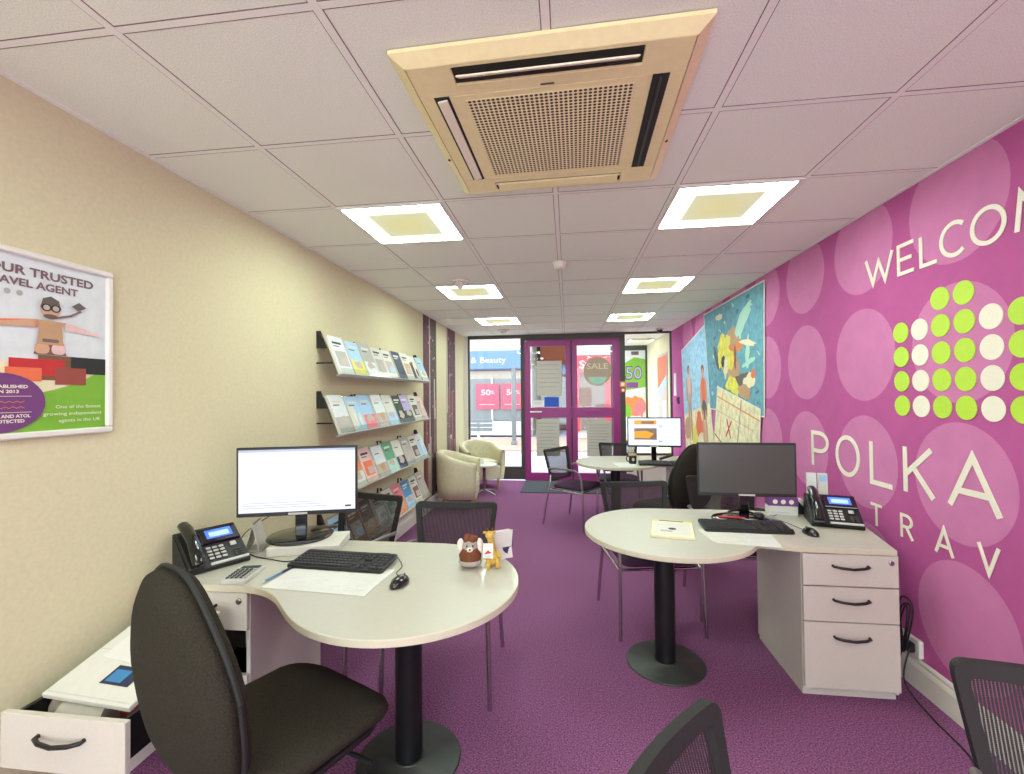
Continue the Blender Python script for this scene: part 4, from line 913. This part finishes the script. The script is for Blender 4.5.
b = MB(TR(-.022, -.036, .062) @ RZ(D(-12)) @ RX(D(-12))); b.box((0, 0, .015), (.045, .002, .062), 'white', .001); b.flat([(-.018, .0), (.018, .006), (.0, .018)], .0016, 'c_red', onF(0, 0, 0)); b.rect(-.012, -.012, .012, -.004, .0016, 'ink_faint', onF(0, 0, 0)); b.build('tag_card', t)
t = thing('booklet', 'white and blue booklet leaning beside the yellow plush toy', 'booklet', (-.30, 2.06, .73), D(32))
b = MB(RX(D(-14))); b.box((0, 0, .064), (.09, .003, .128), 'white', .001); b.flat(blob(((-.045, .128), (.045, .128), (.045, 0), (-.045, 0)), .72, .45, .30, .34, 16, .25, 0, 2), .0021, 'c_navy', onF(0, 0, 0)); b.flat(blob(((-.045, .128), (.045, .128), (.045, 0), (-.045, 0)), .4, .12, .3, .08, 12, .25, 0, 4), .0021, 'c_palepink', onF(0, 0, 0)); b.build('front_cover', t)
MB(RX(D(10))).box((0, .02, .064), (.09, .003, .128), 'white', .001).build('back_cover', t)

# right desk smaller items
def nbpaint(b, h):
    b.rect(-.108, .12, .108, .146, h+.0006, 'c_yellow'); b.rect(-.07, .126, .06, .139, h+.001, 'ink')
    b.rect(-.096, -.13, .096, .11, h+.0006, 'paper'); b.flat(ell(.0, -.02, .022, .02, 14), h+.001, 'ink'); b.rect(-.08, .05, .06, .056, h+.001, 'ink_faint'); b.rect(-.08, .03, .02, .036, h+.001, 'ink_faint'); b.rect(-.06, -.08, .0, -.05, h+.001, 'c_grey')
sheetbox('notebook', 'white notebook with yellow edges on the round end of the right desk', 'notebook', (.565, 2.57, .73), D(-12), .22, .30, .014, 'c_cream', 0, 0, nbpaint)
sheetbox('paper_sheet', 'white paper sheet under the keyboard, jutting past the right desk edge', 'paper', (.90, 2.455, .7302), D(-9), .30, .21, .001, 'white', 0, 0, lambda b, h: [b.rect(-.12, .06-.02*k, .1-.03*(k % 2), .062-.02*k, h+.0004, 'ink_faint') for k in range(7)])
sheetbox('paper_sheet', 'second white sheet beside the notebook on the right desk', 'paper', (.80, 2.50, .7315), D(6), .17, .21, .0008, 'paper')
t = thing('pen', 'red pen lying along the top of the right desk keyboard', 'pen', (.93, 2.72, .771), D(82))
MB().tube([(0, -.07, 0), (0, .04, 0)], .0045, 'c_red', 8).build('barrel', t); MB().tube([(0, .035, 0), (0, .075, 0)], .0055, 'c_red', 8).build('cap', t)
t = thing('telephone_headset', 'black headset resting on the foot of the dark screen', 'headset', (1.02, 2.80, .75), D(20))
b = MB(); b.tube([(.085*math.cos(D(a)), .075*math.sin(D(a)), .012+.01*math.sin(D(a))) for a in range(-20, 201, 20)], .007, 'black_plastic', 8); b.build('headband', t)
for s in (-1, 1): MB().lathe([(.026, 0), (.03, .006), (.03, .02), (.02, .028)], 'black_plastic', 20, (s*.082, -.03, 0)).build('ear_cup', t)
MB().tube([(-.082, -.03, .015), (-.04, -.08, .012), (.02, -.095, .01)], .004, 'chrome', 6).build('microphone_arm', t)
t = thing('card_box', 'dark purple and white card box behind the right desk mouse', 'box', (1.31, 2.975, .73), D(-6))
b = MB().box((0, 0, .055), (.165, .07, .11), 'white', .003); b.box((0, -.0005, .083), (.166, .071, .054), 'c_purple', .002); b.build('body', t)
b = MB(); [b.flat(ell(-.045+.045*k, .083, .014, .014, 18), .037, 'letter_white', onF(0, 0, 0)) for k in range(3)]; b.rect(-.07, .015, .03, .02, .0365, 'ink_faint', onF(0, 0, 0)); b.build('print', t)
t = thing('tape_dispenser', 'black tape dispenser between the card box and the right telephone', 'tape dispenser', (1.42, 3.0, .73), D(-10))
MB().prism([(-.045, 0), (.045, 0), (.045, .03), (.02, .05), (-.03, .11), (-.045, .11)], -.028, .028, 'black_plastic', .002, M=RX(PI/2)).build('body', t)
MB().lathe([(.022, -.01), (.034, -.01), (.034, .01), (.022, .01)], 'white', 24, M=TR(.0, 0, .062) @ RX(PI/2)).build('tape_roll', t)
t = thing('leaflet_holder', 'leaflet holder with pale cards standing behind the right telephone', 'leaflet holder', (1.535, 3.0, .73), D(-12))
MB().box((0, .02, .09), (.13, .004, .18), 'acrylic').box((0, -.02, .05), (.13, .004, .1), 'acrylic').box((0, 0, .003), (.13, .06, .006), 'acrylic_lip').build('holder', t)
b = MB(); [b.box((-.03+.06*k, .004, .13), (.052, .014, .24), ('white', 'paper')[k], .001, RX(D(-3))) for k in range(2)]; [b.rect(-.05+.06*k, .20, -.012+.06*k, .24, .0025, ('c_pale', 'c_sky')[k], onF(0, -.004, 0) @ TR(0, 0, 0)) for k in range(2)]; b.build('cards', t)
# far desk small things
t = thing('mug', 'dark mug with a tan rim on the far desk', 'mug', (.69, 4.96, .73), 0)
MB().lathe([(.036, 0), (.04, .003), (.041, .085), (.041, .1)], 'black_plastic', 24).build('body', t); MB().lathe([(.0415, .085), (.0425, .09), (.0425, .106), (.038, .106), (.037, .09)], 'c_tan', 24).build('rim', t)
MB().tube([(-.04, 0, .08), (-.062, 0, .075), (-.068, 0, .05), (-.058, 0, .028), (-.04, 0, .022)], .006, 'black_plastic', 8).build('handle', t); MB().flat(ell(0, .05, .015, .018, 16), .0, 'c_mist', onF(0, -.0425, 0)).build('badge', t)
t = thing('stapler', 'black and white stapler under the web page screen', 'stapler', (1.05, 5.03, .73), D(15))
MB().box((0, 0, .012), (.16, .04, .024), 'white', .005).build('base', t); MB(TR(-.07, 0, .03) @ RY(D(-14))).box((.075, 0, .014), (.15, .035, .024), 'black_plastic', .006).build('arm', t)
sheetbox('paper_sheet', 'white sheet beside the mug on the far desk', 'paper', (.60, 4.88, .7302), D(10), .21, .29, .001, 'white')

# wall socket and cable tangle
t = thing('wall_socket', 'white double wall socket just above the skirting by the right pedestal', 'socket', (XR-.001, 2.53, .205))
MB().box((-.012, 0, 0), (.024, .15, .086), 'white_trim', .004).build('plate', t)
for s in (-1, 1): MB().box((-.04, s*.035, 0), (.035, .045, .05), 'black_plastic', .008).build('plug', t)
for k in range(3):
    rs = random.Random(k+3); y0 = 2.47+.03*k
    pts = [(1.655, 2.50, .25), (1.63, 2.46, .36+.05*k), (1.645, 2.44-.02*k, .44), (1.625, 2.42, .33-.04*k), (1.63, 2.46, .2), (1.645, 2.50+.02*k, .14+.04*k), (1.64, 2.47, .28), (1.655, 2.55, .40+.06*k)]
    cable(pts, 'black power cable tangled beside the wall socket, %s of three' % ('shortest loop', 'middle loop', 'tallest loop')[k], .004)
cable([(1.66, 2.45, .22), (1.60, 2.40, .08), (1.62, 2.25, .006), (1.60, 2.05, .006), (1.52, 1.85, .006), (1.45, 1.72, .006)], 'black cable running over the carpet beside the right skirting', .004)

# ------------------------------------------------------------------ notices on the glazing
def notice(name, lab, x0, x1, z0, z1, m, paint=None, y=YF+.018, grp=None):
    b = MB(onF((x0+x1)/2, y, (z0+z1)/2)); w, h = (x1-x0)/2, (z1-z0)/2; b.box((0, 0, 0), (2*w, 2*h, .003), m)
    if paint: paint(b, w, h)
    return tag(b.build(name), lab, 'notice', grp)
def px(u): return (u-567.5)/447.7*YF+.055
def pz(v): return 1.489-(v-394)/447.7*YF
def lines(n, c='ink_faint'): return lambda b, w, h: [b.rect(-w*.8, h*.75-1.5*h*k/n, w*(.8-.25*(k % 3 == 2)), h*.75-1.5*h*k/n+.012, .0022, c) for k in range(n)]
notice('door_notice', 'grey paper notice on the upper pane of the left purple door', px(534), px(559), pz(396), pz(361), 'thin_grey', lines(6, 'c_grey'))
notice('door_notice', 'blue sticker under the grey notice on the left purple door', px(541.5), px(556), pz(407), pz(397), 'thin_blue')
notice('door_notice', 'small white opening hours card low on the upper left door pane', px(530), px(541), pz(407), pz(400), 'thin_white', lines(3))
notice('door_notice', 'long grey notice on the lower pane of the left purple door', px(533), px(556), pz(456), pz(419), 'thin_grey', lines(8, 'c_grey'))
notice('door_notice', 'long grey notice on the lower pane of the right purple door', px(583), px(607), pz(456), pz(421), 'thin_grey', lines(9, 'c_grey'))
notice('door_notice', 'pinkish card at the bottom of the upper right door pane', px(575.5), px(588), pz(406), pz(388), 'thin_pink', lines(2))
b = MB(onF(px(594), YF+.018, pz(372))); b.prism(ell(0, 0, .235, .25, 40), -.001, .002, 'thin_beige'); b.flat([(.17*math.cos(D(a)), -.03+.2*math.sin(D(a))) for a in range(200, 341, 10)], .0026, 'c_mint'); b.text('SALE', 0, .04, .1, .0026, 'letter_white', 'c', .36, .01); b.rect(-.15, -.02, .15, -.012, .0026, 'c_grey')
tag(b.build('door_sticker'), 'round beige sticker on the upper pane of the right purple door', 'sticker')
# posters in the bay's outer window
def bx(u): return (u-567.5)/447.7*YO+.06
def bz(v): return 1.489-(v-394)/447.7*YO
def p_offer(b, w, h):
    n = .003; b.flat([(-w, h*.55), (0, h*.72), (w, h*.66), (w, -h*.1), (-w, -h*.2)], n, 'c_leaf'); b.text('50', -.02, h*.12, h*.36, 2*n, 'c_navy', 'c', w*1.55, .03); b.text('50', -.02, h*.13, h*.34, 3*n, 'c_lilac', 'c', w*1.45)
    b.rect(-w*.8, -h*.12, w*.3, h*.03, 2*n, 'c_purple'); b.rect(-w*.3, h*.78, w*.4, h*.88, n, 'c_mauve'); b.rect(-w, -h, w, -h*.22, n, 'white')
    b.flat(blob(((-w, -h*.25), (w, -h*.25), (w, -h), (-w, -h)), .5, .45, .45, .35, 16, .3, 0, 5), 2*n, 'c_orange'); b.flat(blob(((-w, -h*.25), (w, -h*.25), (w, -h), (-w, -h)), .7, .6, .3, .3, 16, .3, 0, 9), 3*n, 'c_pink'); b.flat(blob(((-w, -h*.25), (w, -h*.25), (w, -h), (-w, -h)), .15, .7, .2, .25, 16, .3, 0, 3), 3*n, 'c_leaf')
notice('window_poster', 'green sale poster with a big lilac 50 in the bay window', bx(620), bx(640.5), bz(420), bz(349), 'c_pale', p_offer, YO+.02)
notice('window_banner', 'narrow white banner with vertical marks in the bay window', bx(641), bx(647), bz(425), bz(351), 'white', lambda b, w, h: [b.rect(-w*.5, h*.85-h*.24*k, w*.5, h*.95-h*.24*k-.06, .003, ('c_grey', 'c_palepink', 'c_smoke')[k % 3]) for k in range(7)], YO+.02)
b = MB(onR(XR-.002, 8.45, 1.45)); b.prism([(-.42, -.75), (.42, -.75), (.42, .75), (-.42, .75)], 0, .012, 'c_mist'); b.flat([(-.38, .1), (.38, .35), (.38, .7), (-.38, .7)], .013, 'c_coral'); b.flat([(-.38, -.05), (.38, .2), (.38, .35), (-.38, .1)], .013, 'c_sky'); b.rect(-.3, -.6, -.05, -.2, .0135, 'c_grey'); b.rect(.05, -.5, .3, -.1, .0135, 'white')
tag(b.build('bay_poster'), 'orange and grey framed poster on the bay side wall', 'poster')

# ------------------------------------------------------------------ the street
struct(MB().box((0, 16.6, -.09), (60, 17.7, .1), 'pave').build('pavement'))
struct(MB().box((0, 13.6, -.03), (60, 3.4, .04), 'pave_red').build('road'))
YS = 16.0
t = thing('shop_building', 'shop opposite with blue sign band and red sale posters', 'building', (-3.65, YS, 0))
b = MB(); b.box((0, 3, 3.0), (4.8, 6, 6.0), 'render_wall'); b.build('wall', t)
b = MB().box((0, -.12, 2.72), (4.7, .24, .66), 'fascia_blue', .02); b.text('s & Beauty', .75, 2.62, .22, .25, 'street_white', 'c', 1.5, .01, M=onF(0, 0, 0)); b.build('fascia', t)
MB().box((0, -.3, 2.3), (4.6, .55, .06), 'street_grey', .01, RX(D(-14))).build('awning', t)
b = MB(); b.box((.3, -.03, 1.3), (3.9, .06, 1.5), 'shop_glass'); b.build('shop_window', t)
MB().box((0, -.08, .28), (4.6, .16, .5), 'street_white').build('stall_riser', t)
for k in range(4): MB().box((-1.5+1.23*k, -.06, 1.3), (.08, .12, 1.6), 'street_white', .01).build('mullion', t)
for k in range(3): MB().box((-1.5+1.5*k, -.04, 4.4), (1.0, .08, 1.4), 'shop_glass', .01).build('window', t)
for k, x in enumerate((-2.85, -1.93)):
    b = MB(onF(x, YS-.14, 1.42)); b.box((0, 0, 0), (.84, .92, .01), 'poster_red'); b.text('50', -.06, .05, .2, .006, 'street_white', 'c', .34, .02); b.text('%', .18, .08, .14, .006, 'street_white', 'c', .14); b.rect(-.3, -.3, .25, -.28, .006, 'street_white')
    tag(b.build('sale_poster'), 'red 50%% poster in the shop opposite, %s' % ('left of the pair', 'right of the pair, beside the grey post')[k], 'poster', 'red sale posters opposite')
t = thing('brick_building', 'orange brick building across the street seen above the left door notice', 'building', (-.5, YS+3.0, 0))
MB().box((0, 3, 4), (1.25, 6, 8), 'brick').build('wall', t)
for k in range(2): MB().box((-.3+.6*k, -.03, 5.2), (.35, .06, 1.1), 'street_white', .01).build('window', t)
MB().box((0, -.1, 1.2), (1.2, .1, 2.0), 'street_white').build('shop_front', t); MB().box((0, -.16, 2.5), (1.2, .1, .4), 'fascia_blue', .01).build('fascia', t)
t = thing('red_shop_building', 'white topped shop with red front across the street, behind the round sticker', 'building', (.95, YS-1.0, 0))
MB().box((.4, 3, 3.6), (2.3, 6, 7.2), 'street_white').build('wall', t)
b = MB().box((-.1, -.08, 2.45), (1.1, .16, .6), 'shop_red', .01); b.text('SALE', -.1, 2.32, .26, .17, 'street_white', 'c', .9, .02, M=onF(0, 0, 0)); b.build('fascia', t)
MB().box((-.6, -.05, 1.2), (.12, .1, 1.9), 'shop_red').box((.38, -.05, 1.2), (.2, .1, 1.9), 'shop_red').build('pilaster', t)
MB().box((-.1, -.04, 1.2), (.76, .08, 1.8), 'c_smoke').build('shop_window', t)
t = thing('street_post', 'grey blue post standing on the pavement beyond the left window', 'post', (-1.58, 13.2, 0))
MB().box((0, 0, 1.2), (.12, .12, 2.2), 'street_grey', .01).build('post_shaft', t); MB().lathe([(.1, 0), (.1, .1), (.06, .12)], 'street_grey', 16).build('base', t)
t = thing('street_bench', 'grey slatted board on a white post outside the left window', 'bench', (-2.32, 11.5, -.04))
b = MB(); [b.box((0, 0, .62+.11*k), (.75, .04, .08), 'street_grey', .008) for k in range(3)]; b.build('slats', t)
MB().box((0, .05, .40), (.07, .05, .8), 'street_white', .006).build('post_shaft', t); MB().box((0, .05, .02), (.3, .2, .04), 'street_white', .006).build('base', t)
